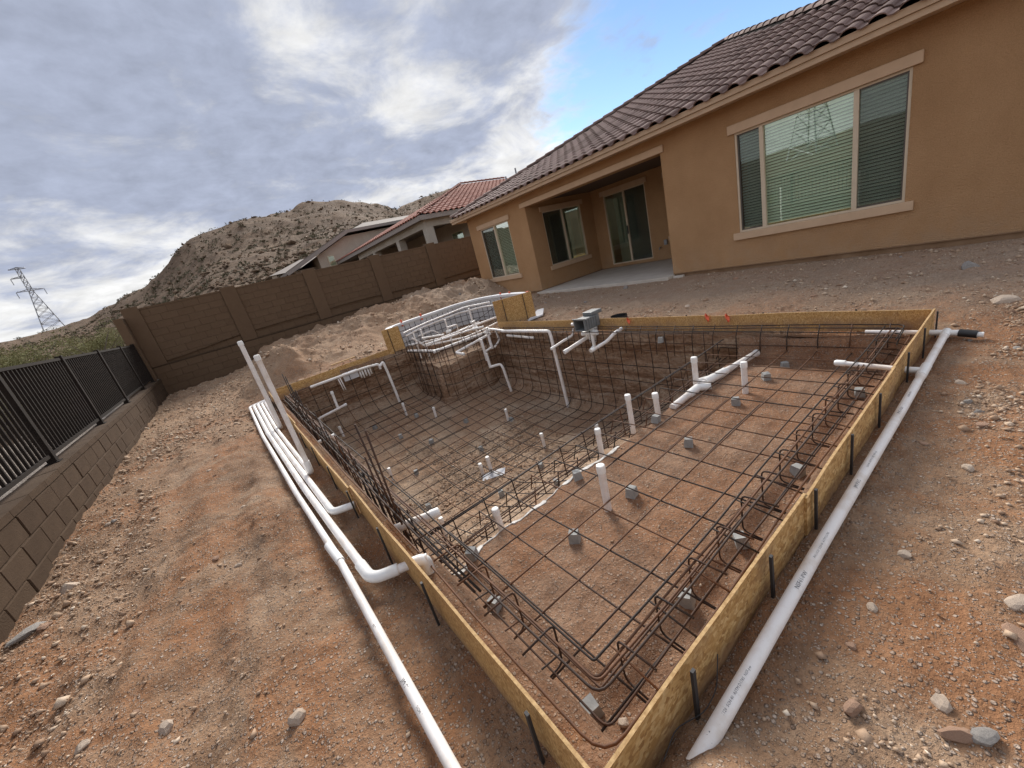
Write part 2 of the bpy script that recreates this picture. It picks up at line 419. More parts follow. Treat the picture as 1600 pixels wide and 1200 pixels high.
    c = t.mix(t.rng(t.noise(1.1, 4, 0.6), 0.45, 0.65, 0, 0.35), c, (0.72, 0.60, 0.48), 'MULTIPLY')
    t.set('Base Color', c).set('Roughness', 0.8); t.bump(f, 0.3, 0.003)
    t = NT('osb_edge'); n = t.noise(45, 5, 0.7, vec=t.map((1, 1, 4))); t.set('Base Color', t.ramp(n, [(0.3, (0.33, 0.19, 0.075)), (0.7, (0.60, 0.41, 0.20))])).set('Roughness', 0.9); t.bump(n, 0.6, 0.006)
    # PVC, dusty
    t = NT('pvc'); n = t.noise(7, 6, 0.65); g = t.noise(60, 4, 0.7)
    c = t.mix(t.rng(n, 0.46, 0.68, 0, 0.55), (0.85, 0.81, 0.775), (0.56, 0.45, 0.34)); c = t.mix(t.rng(g, 0.62, 0.75, 0, 0.35), c, (0.40, 0.29, 0.20))
    t.set('Base Color', c).set('Roughness', 0.42); t.bump(g, 0.05, 0.002)
    t = NT('pvc_fitting'); n = t.noise(12, 5, 0.6); t.set('Base Color', t.mix(t.rng(n, 0.5, 0.75, 0, 0.35), (0.86, 0.85, 0.82), (0.56, 0.46, 0.36))).set('Roughness', 0.4)
    t = NT('print_ink'); t.set('Base Color', (0.10, 0.10, 0.11)).set('Roughness', 0.7)
    t = NT('rebar'); n = t.noise(18, 5, 0.7); r = t.rand()
    c = t.ramp(t.math('ADD', t.math('MULTIPLY', n, 0.55), t.math('MULTIPLY', r, 0.60)), [(0.30, (0.022, 0.016, 0.014)), (0.62, (0.048, 0.027, 0.019)), (0.95, (0.17, 0.072, 0.030))])
    t.set('Base Color', c).set('Roughness', 0.72); t.b.inputs['Metallic'].default_value = 0.25; t.bump(t.noise(220, 2), 0.3, 0.002)
    t = NT('stake_steel'); t.set('Base Color', (0.028, 0.026, 0.026)).set('Roughness', 0.6)
    t = NT('foam'); n = t.noise(8, 5); t.set('Base Color', t.ramp(n, [(0.3, (0.60, 0.60, 0.62)), (0.7, (0.74, 0.74, 0.75))])).set('Roughness', 0.8)
    t = NT('chalk'); n = t.noise(30, 5); t.set('Base Color', t.ramp(n, [(0.3, (0.52, 0.47, 0.41)), (0.6, (0.76, 0.74, 0.70))])).set('Roughness', 0.95)
    t = NT('orange_paint'); t.set('Base Color', (0.72, 0.13, 0.055)).set('Roughness', 0.7)
    t = NT('grey_plastic'); n = t.noise(10, 4); t.set('Base Color', t.ramp(n, [(0.3, (0.15, 0.16, 0.16)), (0.7, (0.21, 0.22, 0.22))])).set('Roughness', 0.5)
    t = NT('black_plastic'); t.set('Base Color', (0.018, 0.018, 0.019)).set('Roughness', 0.45)
    t = NT('galvanised'); t.set('Base Color', (0.30, 0.31, 0.33)).set('Roughness', 0.5); t.b.inputs['Metallic'].default_value = 0.5
    t = NT('bronze_metal'); t.set('Base Color', (0.10, 0.085, 0.07)).set('Roughness', 0.45)
    # desert
    t = NT('desert'); n = t.noise(0.03, 8, 0.65); n2 = t.noise(0.35, 6, 0.7); n3 = t.noise(3, 5, 0.7)
    c = t.ramp(n, [(0.32, (0.160, 0.105, 0.068)), (0.5, (0.222, 0.150, 0.100)), (0.68, (0.290, 0.205, 0.138))])
    c = t.mix(t.rng(n2, 0.38, 0.64, 0, 0.72), c, (0.105, 0.077, 0.056)); c = t.mix(t.rng(n3, 0.45, 0.7, 0, 0.5), c, (0.085, 0.066, 0.048))
    t.set('Base Color', c).set('Roughness', 0.97); t.b.inputs['Specular IOR Level'].default_value = 0.1; t.bump(t.math('ADD', n2, t.math('MULTIPLY', n3, 0.4)), 0.9, 0.8)
    for nm, c1, c2 in (('scrub', (0.080, 0.070, 0.044), (0.150, 0.132, 0.084)), ('leaf', (0.125, 0.125, 0.055), (0.28, 0.265, 0.125))):
        t = NT(nm); a = t.attr('tint'); t.set('Base Color', t.ramp(a, [(0.0, c1), (1.0, c2)])).set('Roughness', 0.85); t.b.inputs['Specular IOR Level'].default_value = 0.15
    t = NT('bark'); t.set('Base Color', (0.16, 0.13, 0.10)).set('Roughness', 0.95)


mats()

# ================================================================== SETTING
PX0, PX1, PY0, PY1 = 0.31, 4.70, 0.545, 8.55       # form rectangle
HX0, HX1, HY0, HY1 = 0.43, 4.585, 0.635, 8.44       # mouth of the dig


def g(x, y):
    x = np.asarray(x, float); y = np.asarray(y, float)
    z = 0.035 * fbm(x * 0.45, y * 0.45, seed=1, oct=3) + 0.020 * fbm(x * 1.7, y * 1.7, seed=5, oct=3) + 0.010 * fbm(x * 6, y * 6, seed=9, oct=4, gain=0.6)
    trk = sstep(-1.75, -1.3, x) * sstep(0.0, -0.35, x)
    z = z + trk * (0.028 * fbm(x * 4.5, y * 0.9, seed=21, oct=3))
    z = z + 0.016 * np.abs(fbm(x * 9, y * 9, seed=31, oct=3, gain=0.6)) + 0.014 * np.maximum(fbm(x * 5, y * 5, seed=35, oct=3), 0)
    # heap of spoil along the back wall and house corner
    hx = np.interp(x, [-1.9, -0.6, 0.3, 1.0, 2.0, 4.0, 6.0, 8.0, 10.0, 14.0], [0.05, 0.08, 0.20, 0.52, 0.58, 0.70, 0.80, 0.78, 0.70, 0.5])
    y0 = np.interp(x, [-1.9, 1.0, 4.0, 7.0, 9.0], [11.3, 9.5, 10.0, 10.4, 11.2])
    prof = sstep(0, 1, (y - y0) / 2.2)
    heap = hx * prof * (1.0 + 0.28 * fbm(x * 1.1, y * 1.1, seed=41, oct=4)) + prof * 0.05 * fbm(x * 3.5, y * 3.5, seed=43, oct=3)
    z = z + np.maximum(heap, 0)
    z = z + 0.80 * np.exp(-(((x - 0.85) / 0.75) ** 2 + ((y - 10.05) / 0.75) ** 2)) * (1 + 0.2 * fbm(x * 3, y * 3, seed=51, oct=3))
    z = z + 0.30 * np.exp(-(((x - 2.2) / 0.8) ** 2 + ((y - 9.75) / 0.55) ** 2)) * (1 + 0.3 * fbm(x * 3, y * 3, seed=53, oct=3))
    z = z + 0.10 * sstep(9.9, 8.6, y) * sstep(7.2, 8.6, y) * sstep(0.2, 0.9, x) * sstep(3.2, 2.6, x)
    # outside of the left form is lower; elbow hole
    z = z - 0.035 * sstep(-0.25, 0.1, x) * sstep(0.36, 0.3, x) * sstep(0.2, 0.8, y) * sstep(8.6, 8.0, y)
    z = z - 0.13 * np.exp(-(((x - 0.21) / 0.11) ** 2 + ((y - 2.38) / 0.22) ** 2))
    z = z - 0.06 * np.exp(-(((x - 0.24) / 0.1) ** 2 + ((y - 3.0) / 0.18) ** 2))
    z = z - 0.010 * np.exp(-(((y - 0.46) / 0.09) ** 2)) * sstep(0.7, 1.0, x) * sstep(4.8, 4.5, x)
    z = z + 0.17 * np.exp(-(((x - 0.50) / 0.15) ** 2 + ((y - 0.345) / 0.13) ** 2)) * sstep(0.535, 0.48, y)
    # soil inside the forms
    ins = ((x > PX0) & (x < PX1) & (y > PY0) & (y < PY1))
    z = np.where(ins, -0.045 + 0.4 * z, z)
    # along the house, level grade and under the slab
    z = np.where(x > 7.6, z * (1 - 0.7 * sstep(7.6, 8.6, x) * sstep(11.2, 10.4, y)) + 0.02 * sstep(7.6, 8.4, x), z)
    z = np.where((x > 8.78) & (y < 13.05) & (y > 0.25), -0.25, z)
    return z


def gz(x, y): return float(g(np.array([x]), np.array([y]))[0])


def axis(segs):
    a = []
    for s, e, st in segs:
        n = max(1, int(round((e - s) / st))); a.extend(list(np.linspace(s, e, n + 1)[:-1]))
    a.append(segs[-1][1]); return np.array(a)


def build_ground():
    ax = axis([(-1.85, 0.30, 0.028), (0.30, HX0, 0.026), (HX0, HX1, 0.05), (HX1, 4.72, 0.03), (4.72, 6.6, 0.035), (6.6, 8.79, 0.045), (8.79, 30, 1.2)])
    ay = axis([(-12, -1, 1.0), (-1, -0.5, 0.1), (-0.5, HY0, 0.028), (HY0, 4.0, 0.032), (4.0, HY1, 0.045), (HY1, 11, 0.045), (11, 15.5, 0.05)])
    X, Y = np.meshgrid(ax, ay, indexing='ij'); Z = g(X, Y)
    F = grid_faces(len(ax), len(ay))
    cx = X.ravel()[F].mean(1); cy = Y.ravel()[F].mean(1)
    F = F[~((cx > HX0) & (cx < HX1) & (cy > HY0) & (cy < HY1))]
    o = np_mesh('ground', np.stack([X.ravel(), Y.ravel(), Z.ravel()], 1), F, 'soil', True)
    tag(o, 'bare reddish dirt yard strewn with stones', kind='structure')


ZSH = -0.265   # shelf soil


def zfloor(y):
    return np.interp(y, [2.06, 2.13, 2.5, 3.1, 3.8, 4.7, 6.0, 7.4, 8.6], [ZSH, -0.60, -0.80, -1.08, -1.34, -1.43, -1.30, -1.06, -0.93])


def pit(x, y):
    """soil level inside the dig"""
    x = np.asarray(x, float); y = np.asarray(y, float)
    wob = 0.03 * fbm(x * 2.1, y * 2.1, seed=61, oct=3)
    z = zfloor(y + wob)
    beam = np.minimum(np.minimum(x - HX0, HX1 - x), y - HY0)
    sh = ZSH - 0.05 * sstep(0.30, 0.18, beam)
    sh = sh + (-0.045 - sh) * sstep(0.13 + wob, 0.02, beam)
    z = np.where(y + wob < 2.06, sh, z)
    deep = sstep(2.2, 2.6, y)
    cv = np.minimum(np.minimum(x - HX0, HX1 - x), HY1 - y)
    z = z + deep * 0.30 * np.clip(1 - cv / 0.30, 0, 1) ** 2
    # spa block standing in the far corner
    wx = x + 0.05 * fbm(x * 3, y * 3, seed=71, oct=3); wy = y + 0.05 * fbm(x * 3, y * 3, seed=73, oct=3)
    sp = np.minimum(sstep(3.13, 3.22, wx), sstep(7.12, 7.22, wy)); sp = np.minimum(sp, sstep(10.42, 10.52, wx + wy))
    z = z * (1 - sp) + (-0.30 + 0.03 * fbm(x * 4, y * 4, seed=75, oct=3)) * sp
    z = z + 0.012 * fbm(x * 5, y * 5, seed=81, oct=4, gain=0.6) + 0.022 * deep * fbm(x * 2.3, y * 2.3, seed=83, oct=3)
    return z


def pz(x, y): return float(pit(np.array([x]), np.array([y]))[0])


def build_pit():
    ax = axis([(HX0 - 0.08, HX1 + 0.08, 0.03)]); ay = axis([(HY0 - 0.07, 2.0, 0.03), (2.0, 2.6, 0.02), (2.6, 7.0, 0.035), (7.0, 7.4, 0.02), (7.4, HY1 + 0.08, 0.035)])
    X, Y = np.meshgrid(ax, ay, indexing='ij'); Z = pit(X, Y); F = grid_faces(len(ax), len(ay))
    cy = Y.ravel()[F].mean(1)
    V = np.stack([X.ravel(), Y.ravel(), Z.ravel()], 1)
    cx = X.ravel()[F].mean(1)
    zr = Z.ravel()[F].max(1) - Z.ravel()[F].min(1)
    steep = (zr > 0.05)
    o = np_mesh('pool_shelf_ground', V, F[(cy < 2.07)], 'shelf_soil', True); tag(o, 'smooth reddish soil of the shallow pool shelf', kind='structure')
    o = np_mesh('pool_floor_ground', V, F[(cy >= 2.07) & ~steep], 'pit_gravel', True); tag(o, 'gravelly soil floor of the deep pool dig', kind='structure')
    o = np_mesh('pool_step_ground', V, F[(cy >= 2.07) & steep], 'pit_wall', True); tag(o, 'dark cut soil faces of the pool step and spa block', kind='structure')

    def wall(a, b, nrm, name, lab):
        L = math.hypot(b[0] - a[0], b[1] - a[1]); n = int(L / 0.035) + 1; zs = np.concatenate([np.linspace(-0.05, -1.62, 46)])
        t = np.linspace(0, 1, n)
        T, Zz = np.meshgrid(t, zs, indexing='ij'); X = a[0] + (b[0] - a[0]) * T; Y = a[1] + (b[1] - a[1]) * T
        d = 0.035 * fbm(X * 2.2 + Y * 2.2, Zz * 2.5, seed=91, oct=4, gain=0.6) + 0.016 * fbm((X + Y) * 9, Zz * 11, seed=95, oct=3)
        d = d - 0.045 * sstep(-0.05, -0.35, Zz) + 0.05 * sstep(-0.9, -1.4, Zz)
        d = d * sstep(-0.05, -0.15, Zz)
        d = np.clip(d, -0.2, 0.055)
        X = X + nrm[0] * (d - 0.025); Y = Y + nrm[1] * (d - 0.025)
        o = np_mesh(name, np.stack([X.ravel(), Y.ravel(), Zz.ravel()], 1), grid_faces(n, len(zs)), 'pit_wall', True)
        tag(o, lab, kind='structure')
    # crumbly lip hanging from the ground edge
    ax = axis([(HX0, HX1, 0.05)]); ay = np.concatenate([axis([(HY0, 4.0, 0.032)])[:-1], axis([(4.0, HY1, 0.045)])])

    def lip(xs, ys, nrm):
        zt = g(xs, ys); lv = np.array([0, -.04, -.09, -.15]); X = np.repeat(xs[:, None], 4, 1); Y = np.repeat(ys[:, None], 4, 1); Z = zt[:, None] + lv[None]
        d = 0.018 * fbm(X * 7 + Y * 7, Z * 9, seed=77, oct=3) * (lv != 0)[None] - 0.006 * (lv != 0)[None]
        o = np_mesh('dig_lip', np.stack([(X + nrm[0] * d).ravel(), (Y + nrm[1] * d).ravel(), Z.ravel()], 1), grid_faces(len(xs), 4), 'pit_wall', True); tag(o, 'crumbling soil lip of the pool dig', kind='structure')
    yy = ay[ay > 1.9]
    lip(np.full(len(yy), HX0), yy, (1, 0)); lip(np.full(len(yy), HX1), yy, (-1, 0)); lip(ax, np.full(len(ax), HY1), (0, -1))
    wall((HX0, 2.0), (HX0, HY1 + 0.05), (1, 0), 'dig_wall_left', 'cut soil wall of the pool dig along the pipe bundle')
    wall((HX1, 2.0), (HX1, HY1 + 0.05), (-1, 0), 'dig_wall_house_side', 'cut soil wall of the pool dig on the house side')
    wall((HX0 - 0.05, HY1), (HX1 + 0.05, HY1), (0, -1), 'dig_wall_back', 'cut soil wall of the pool dig towards the block wall')


HILL_AZ = [40, 50, 56.4, 59.9, 63.4, 64.9, 66.7, 69.7, 72.6, 75.5, 77.8, 80.7, 83.0, 86.2, 88.3, 90.9, 93.8, 96.1, 99, 101, 103, 106, 115, 130, 150, 175, 200, 225, 250, 280, 320, 360]
HILL_EL = [.12, .15, .163, .166, .159, .150, .166, .180, .194, .200, .1945, .1935, .192, .181, .168, .133, .104, .0955, .076, .068, .064, .062, .06, .06, .055, .06, .075, .06, .04, .03, .03, .05]
HILL_R = [330, 330, 330, 330, 330, 330, 300, 290, 280, 275, 275, 270, 265, 260, 255, 260, 290, 330, 380, 400, 400, 400, 400, 400, 350, 300, 300, 300, 300, 400, 400, 330]


def hd(az, r):
    el = np.interp(az, HILL_AZ, HILL_EL); R0 = np.interp(az, HILL_AZ, HILL_R)
    x = r * np.cos(np.radians(az)); y = r * np.sin(np.radians(az))
    b0 = np.where(y > 15.4, 0.85, np.where(x < -1.8, 0.15, -0.15)) * np.clip(1.5 - r / 200, 0, 1)
    t = r / R0
    h = b0 + (el * R0 + 1.485 - b0) * np.where(t < 1, t ** 1.75, np.maximum(1 - 0.8 * (t - 1), 0.0))
    amp = np.clip((r - 25) / 200, 0, 1)
    h = h + amp * (1.7 * fbm(x / 38, y / 38, seed=101, oct=4) + 1.2 * np.abs(fbm(x / 11, y / 11, seed=105, oct=3))) * np.clip(el / 0.12, 0.25, 1.2)
    h = h + 0.12 * np.clip((r - 18) / 20, 0, 1) * fbm(x / 3, y / 3, seed=107, oct=3)
    return h


def exit_r(az):
    a = np.radians(az); c, s = np.cos(a), np.sin(a)
    tx = np.where(c > 1e-9, 30 / np.maximum(c, 1e-9), np.where(c < -1e-9, -1.95 / np.minimum(c, -1e-9), 1e9))
    ty = np.where(s > 1e-9, 15.45 / np.maximum(s, 1e-9), np.where(s < -1e-9, -11.95 / np.minimum(s, -1e-9), 1e9))
    return np.minimum(tx, ty)


def build_desert():
    crn = [math.degrees(math.atan2(15.45, -1.95)), math.degrees(math.atan2(15.45, 30)), math.degrees(math.atan2(-11.95, -1.95)) + 360, math.degrees(math.atan2(-11.95, 30)) + 360]
    az = np.unique(np.concatenate([np.arange(0, 45, 2.5), np.arange(45, 120, 0.28), np.arange(120, 360.1, 2.5), crn]))
    rm = exit_r(az); tt = np.linspace(0, 1, 190)
    A = np.repeat(az[:, None], len(tt), 1); R = rm[:, None] * (1400 / rm[:, None]) ** tt[None, :]
    Z = hd(A, R); X = R * np.cos(np.radians(A)); Y = R * np.sin(np.radians(A))
    o = np_mesh('desert_hill', np.stack([X.ravel(), Y.ravel(), Z.ravel()], 1), grid_faces(len(az), len(tt)), 'desert', True)
    tag(o, 'rocky tan desert hill and scrubland beyond the walls', kind='structure')


build_ground(); build_pit(); build_desert()


def build_verge():
    ax = axis([(-5.2, -2.02, 0.12)]); ay = axis([(-3, 15.3, 0.12)]); X, Y = np.meshgrid(ax, ay, indexing='ij')
    Z = hd(np.degrees(np.arctan2(Y, X)) % 360, np.hypot(X, Y)) + 0.03 + 0.03 * fbm(X * 2, Y * 2, seed=400, oct=3) - 0.06 * sstep(-4.4, -5.2, X + 0.4 * fbm(Y, Y * 0.3, seed=402, oct=2))
    o = np_mesh('gravel_path', np.stack([X.ravel(), Y.ravel(), Z.ravel()], 1), grid_faces(len(ax), len(ay)), 'pale_gravel', True); tag(o, 'pale gravel strip behind the iron fence', kind='structure')


build_verge()

# ------------------------------------------------------------------ scrub on the hill (uncountable)
ICO_V = None


def ico():
    bm = bmesh.new(); bmesh.ops.create_icosphere(bm, subdivisions=1, radius=1.0)
    V = np.array([v.co[:] for v in bm.verts]); F = np.array([[v.index for v in f.verts] for f in bm.faces]); bm.free(); return V, F


IV, IF = ico()
OV = np.array([(1, 0, 0), (-1, 0, 0), (0, 1, 0), (0, -1, 0), (0, 0, 1), (0, 0, -1)], float)
OF = np.array([(0, 2, 4), (2, 1, 4), (1, 3, 4), (3, 0, 4), (2, 0, 5), (1, 2, 5), (3, 1, 5), (0, 3, 5)])


def scatter(name, pos, size, mat, base=(IV, IF), flat=0.65, jit=0.28, tint=None, sub=0.0):
    bv, bf = base; n = len(pos); k = len(bv)
    V = bv[None] * (1 + jit * RNG.standard_normal((n, k, 1)))
    V = V * (np.array([1, 1, flat])[None, None] * RNG.uniform(0.65, 1.25, (n, 1, 3)))
    a = RNG.uniform(0, 6.283, n); c, s = np.cos(a)[:, None], np.sin(a)[:, None]
    x = V[..., 0] * c - V[..., 1] * s; y = V[..., 0] * s + V[..., 1] * c
    V = np.stack([x, y, V[..., 2]], -1) * size[:, None, None] + pos[:, None]
    V[..., 2] += (flat * (0.5 - sub) * size)[:, None]
    F = (bf[None] + (np.arange(n) * k)[:, None, None]).reshape(-1, 3)
    if tint is None: tint = np.clip(RNG.normal(0.5, 0.23, n), 0, 1)
    return np_mesh(name, V.reshape(-1, 3), F, mat, False, np.repeat(tint, k))


def clumps(centres, sizes, leaves, leaf, flatten=0.8):
    """leaf-sized triangles spread through bush-shaped volumes -> V, F, tint"""
    n = len(centres); d = RNG.standard_normal((n, leaves, 3)); d /= np.linalg.norm(d, axis=2, keepdims=True)
    rad = RNG.uniform(0.35, 1.0, (n, leaves, 1)) ** 0.6
    p = d * rad * np.array([1, 1, flatten]); p[..., 2] = np.abs(p[..., 2]) * 1.1 - 0.08
    p = p * sizes[:, None, None] + centres[:, None]
    e = RNG.standard_normal((n, leaves, 3, 3)) * (leaf * sizes)[:, None, None, None]
    V = (p[:, :, None] + e).reshape(-1, 3)
    F = np.arange(len(V)).reshape(-1, 3)
    t = np.clip(RNG.uniform(0.1, 0.9, (n, 1)) * 0.6 + 0.4 * rad[..., 0] + RNG.normal(0, .12, (n, leaves)), 0, 1)
    return V, F, np.repeat(t.ravel(), 3)


def build_scrub():
    n = 12500
    az = RNG.uniform(48, 112, n); r = 34 * (430 / 34) ** (RNG.uniform(0, 1, n) ** 0.72)
    keep = fbm(r * np.cos(np.radians(az)) / 30, r * np.sin(np.radians(az)) / 30, seed=201, oct=3) + RNG.uniform(-0.9, 0.9, n) > -0.25
    az, r = az[keep], r[keep]
    pos = np.stack([r * np.cos(np.radians(az)), r * np.sin(np.radians(az)), hd(az, r)], 1)
    size = np.clip(RNG.lognormal(-0.45, 0.42, len(r)), 0.3, 1.7) * np.interp(r, [30, 250], [0.7, 1.25])
    V, F, t = clumps(pos, size * 0.85, 16, 0.27)
    o = np_mesh('desert_scrub', V, F, 'scrub', False, t); tag(o, 'sparse low desert scrub dotting the hillside', 'scrub', kind='stuff')
    n = 3600; az = RNG.uniform(50, 108, n); r = 80 * (330 / 80) ** RNG.uniform(0, 1, n)
    pos = np.stack([r * np.cos(np.radians(az)), r * np.sin(np.radians(az)), hd(az, r)], 1)
    size = np.clip(RNG.lognormal(-1.0, 0.5, n), 0.15, 1.5)
    o = scatter('hillside_boulders', pos, size, 'desert', (OV, OF), 0.7, 0.25, np.clip(RNG.normal(0.08, 0.12, n), 0, 1))
    tag(o, 'scattered boulders and outcrops over the hillside', 'boulders', kind='stuff')


build_scrub()

# ================================================================== HOUSE
def tile_mesh(name, w, l, mat, h=0.062, lip=0.03):
    """one S-profile tile: u across, v up the slope, w up"""
    prof = []
    for i in range(8): a = math.pi * i / 7; prof.append((0.095 * w / 0.3 * (1 - math.cos(a)), h * math.sin(a)))
    prof += [(0.235 * w / 0.3, -0.012), (w + 0.004, 0.004)]
    vs, fs = [], []; n = len(prof)
    for (u, z) in prof: vs.append((u, 0, z + lip))
    for (u, z) in prof: vs.append((u, l, z))
    for (u, z) in prof: vs.append((u, 0.002, z + lip - 0.017))
    for i in range(n - 1): fs.append((i, i + 1, n + i + 1, n + i)); fs.append((2 * n + i, 2 * n + i + 1, i + 1, i))
    mb = MB().add(vs, fs); return mesh_of(name, mb, mat)


def pieces(parent, name, me, frames, limit=300, restname=None, jitter=0.0, score=None):
    """nearest `limit` frames become child objects sharing one mesh, the rest one stuff part"""
    key = score or (lambda m: (m.translation - CAM).length)
    frames = sorted(frames, key=key); base = wloc(parent)
    for m in frames[:limit]:
        o = bpy.data.objects.new(name, me); col.objects.link(o); o.parent = parent
        mm = m.copy(); mm.translation = mm.translation - base; o.matrix_local = mm
    rest = frames[limit:]
    if rest:
        co = np.array([v.co[:] for v in me.vertices]); mb = MB(); fs = [tuple(p.vertices) for p in me.polygons]
        for m in rest:
            A = np.array(m); w = co @ A[:3, :3].T + A[:3, 3]; mb.add(w.tolist(), fs)
        me2 = MB(); o = mk(restname or name + 's', mb, None, parent); o.data.materials.append(me.materials[0]); o['kind'] = 'stuff'


def frame_mat(o, u, v, scale=(1, 1, 1)):
    u = Vector(u).normalized(); v = Vector(v).normalized(); w = u.cross(v)
    m = Matrix.Identity(4)
    for i in range(3): m[i][0] = u[i] * scale[0]; m[i][1] = v[i] * scale[1]; m[i][2] = w[i] * scale[2]; m[i][3] = o[i]
    return m


def roof_tiles(parent, A, B, peak_l, peak_r, me, w=0.3, ex=0.36, limit=300, overhang=0.06):
    """slope with eave A->B and upper corners peak_l (above A), peak_r (above B)"""
    A, B, PL, PR = Vector(A), Vector(B), Vector(peak_l), Vector(peak_r)
    u = (B - A).normalized(); n = u.cross(PL - A).normalized(); v = n.cross(u).normalized()
    if v.z < 0: v = -v
    L = (B - A).length; al, ar = (PL - A).dot(u), (PR - A).dot(u); H = (PL - A).dot(v)
    fr = []
    rows = int(H / ex)
    for r in range(rows):
        s = r * ex - overhang; f = max(0, (s + ex * 0.6)) / H; lo = al * f; hi = L + (ar - L) * f
        k0 = math.ceil(lo / w); k1 = math.floor(hi / w)
        for k in range(k0, k1):
            o = A + u * (k * w) + v * s + n * (0.02 if n.z > 0 else -0.02) + v * random.uniform(-.008, .008)
            m = frame_mat(o, u, v)
            if m.to_3x3().col[2].z < 0: m = frame_mat(o + u * w, -u, v)
            fr.append(m @ Matrix.Rotation(random.uniform(-.012, .012), 4, 'Z'))
    pieces(parent, 'roof_tile', me, fr, limit, 'roof_tile_field')


def ridge_caps(parent, P, Q, me, step=0.36):
    P, Q = Vector(P), Vector(Q); d = (Q - P).normalized(); side = d.cross(Vector((0, 0, 1))).normalized(); n = int((Q - P).length / step)
    for i in range(n):
        o = bpy.data.objects.new('ridge_tile', me); col.objects.link(o); o.parent = parent
        m = frame_mat(P + d * (i * step), side, d); m.translation = m.translation - wloc(parent) + Vector((0, 0, 0.03)); o.matrix_local = m


def cap_mesh(name, mat, r=0.12, l=0.42):
    vs, fs = [], []; n = 8
    for (y, k, lift) in ((0, 1.0, 0.02), (l, 0.86, 0.0)):
        for i in range(n): a = math.pi * i / (n - 1); vs.append((r * k * math.cos(a), y, r * 0.75 * k * math.sin(a) + lift))
    for i in range(n): a = math.pi * i / (n - 1); vs.append((r * .86 * math.cos(a), 0.002, r * 0.6 * math.sin(a) + 0.02))
    for i in range(n - 1): fs.append((i, n + i, n + i + 1, i + 1)); fs.append((i, i + 1, 2 * n + i + 1, 2 * n + i))
    return mesh_of(name, MB().add(vs, fs), mat)


SLAT = {}


def window(parent, O, U, Nn, width, height, panes, trim=True, blinds=True, mat_trim='trim', name='window', door=False, trim_ext=0.10):
    """panes: list of (u0,u1,screen?) ; O lower corner on the wall face, U along, Nn outward"""
    O, U, Nn = Vector(O), Vector(U), Vector(Nn); Zv = Vector((0, 0, 1))

    def bx(mb, u0, u1, v0, v1, n0, n1):
        vs = [O + U * u + Zv * v + Nn * n for (u, v, n) in ((u0, v0, n0), (u1, v0, n0), (u1, v1, n0), (u0, v1, n0), (u0, v0, n1), (u1, v0, n1), (u1, v1, n1), (u0, v1, n1))]
        mb.add(vs, [(3, 2, 1, 0), (4, 5, 6, 7), (0, 1, 5, 4), (1, 2, 6, 5), (2, 3, 7, 6), (3, 0, 4, 7)])
    fr = MB(); fw = 0.035
    bx(fr, 0, fw, 0, height, -0.09, -0.012); bx(fr, width - fw, width, 0, height, -0.09, -0.012)
    bx(fr, fw, width - fw, 0, fw, -0.09, -0.012); bx(fr, fw, width - fw, height - fw, height, -0.09, -0.012)
    for i in range(len(panes) - 1):
        u = (panes[i][1] + panes[i + 1][0]) / 2; bx(fr, u - 0.032, u + 0.032, fw, height - fw, -0.088, -0.008)
    w = mk(name, fr, 'frame', parent, bevel=0.003)
    for (u0, u1, scr) in panes:
        a, b = max(u0, fw), min(u1, width - fw)
        m = MB(); bx(m, a, b, fw, height - fw, -0.062, -0.056); mk('pane', m, 'glass' if not scr else 'glass_dark', w)
        if scr:
            m = MB(); q = 0.022
            bx(m, a, a + q, fw, height - fw, -0.048, -0.034); bx(m, b - q, b, fw, height - fw, -0.048, -0.034)
            bx(m, a + q, b - q, fw, fw + q, -0.048, -0.034); bx(m, a + q, b - q, height - fw - q, height - fw, -0.048, -0.034)
            mk('screen_frame', m, 'bronze_metal', w)
            m = MB(); m.add([O + U * uu + Zv * vv + Nn * -0.041 for uu, vv in ((a + q, fw + q), (b - q, fw + q), (b - q, height - fw - q), (a + q, height - fw - q))], [(0, 1, 2, 3)])
            mk('insect_screen', m, 'insect_screen', w)
        if blinds:
            pitch = 0.050; n = int((height - 2 * fw - 0.05) / pitch)
            key = (round(b - a, 3), tuple(U))
            if key not in SLAT:
                m = MB(); wdt = b - a - 0.02; tilt = math.radians(44)
                c, s = math.cos(tilt) * 0.027, math.sin(tilt) * 0.027
                pr = [(-c, -s), (-c * .3, -s * .2), (c * .45, s * .55), (c, s)]
                vs = []
                for uu in (0, wdt):
                    for (nn, zz) in pr: vs.append(U * uu + Nn * -nn + Zv * zz)
                m.add(vs, [(i, i + 1, 5 + i, 4 + i) for i in range(3)]); SLAT[key] = mesh_of('slat', m, 'blind')
            for i in range(n):
                o = bpy.data.objects.new('slat', SLAT[key]); col.objects.link(o); o.parent = w
                o.location = O + U * (a + 0.01) + Zv * (fw + 0.045 + i * pitch + random.uniform(-.001, .001)) + Nn * -0.13 - wloc(w)
            m = MB(); bx(m, a + 0.01, b - 0.01, height - fw - 0.05, height - fw - 0.004, -0.16, -0.10); mk('head_rail', m, 'blind', w)
    if trim:
        m = MB(); bx(m, -trim_ext, width + trim_ext, height, height + 0.15, 0.002, 0.045); mk('header', m, mat_trim, w, bevel=0.006)
        if not door: m = MB(); bx(m, -trim_ext, width + trim_ext, -0.13, 0, 0.002, 0.05); mk('sill', m, mat_trim, w, bevel=0.006)
    # dim room behind
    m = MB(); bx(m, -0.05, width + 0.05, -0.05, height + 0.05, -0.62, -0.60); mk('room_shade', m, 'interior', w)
    return w


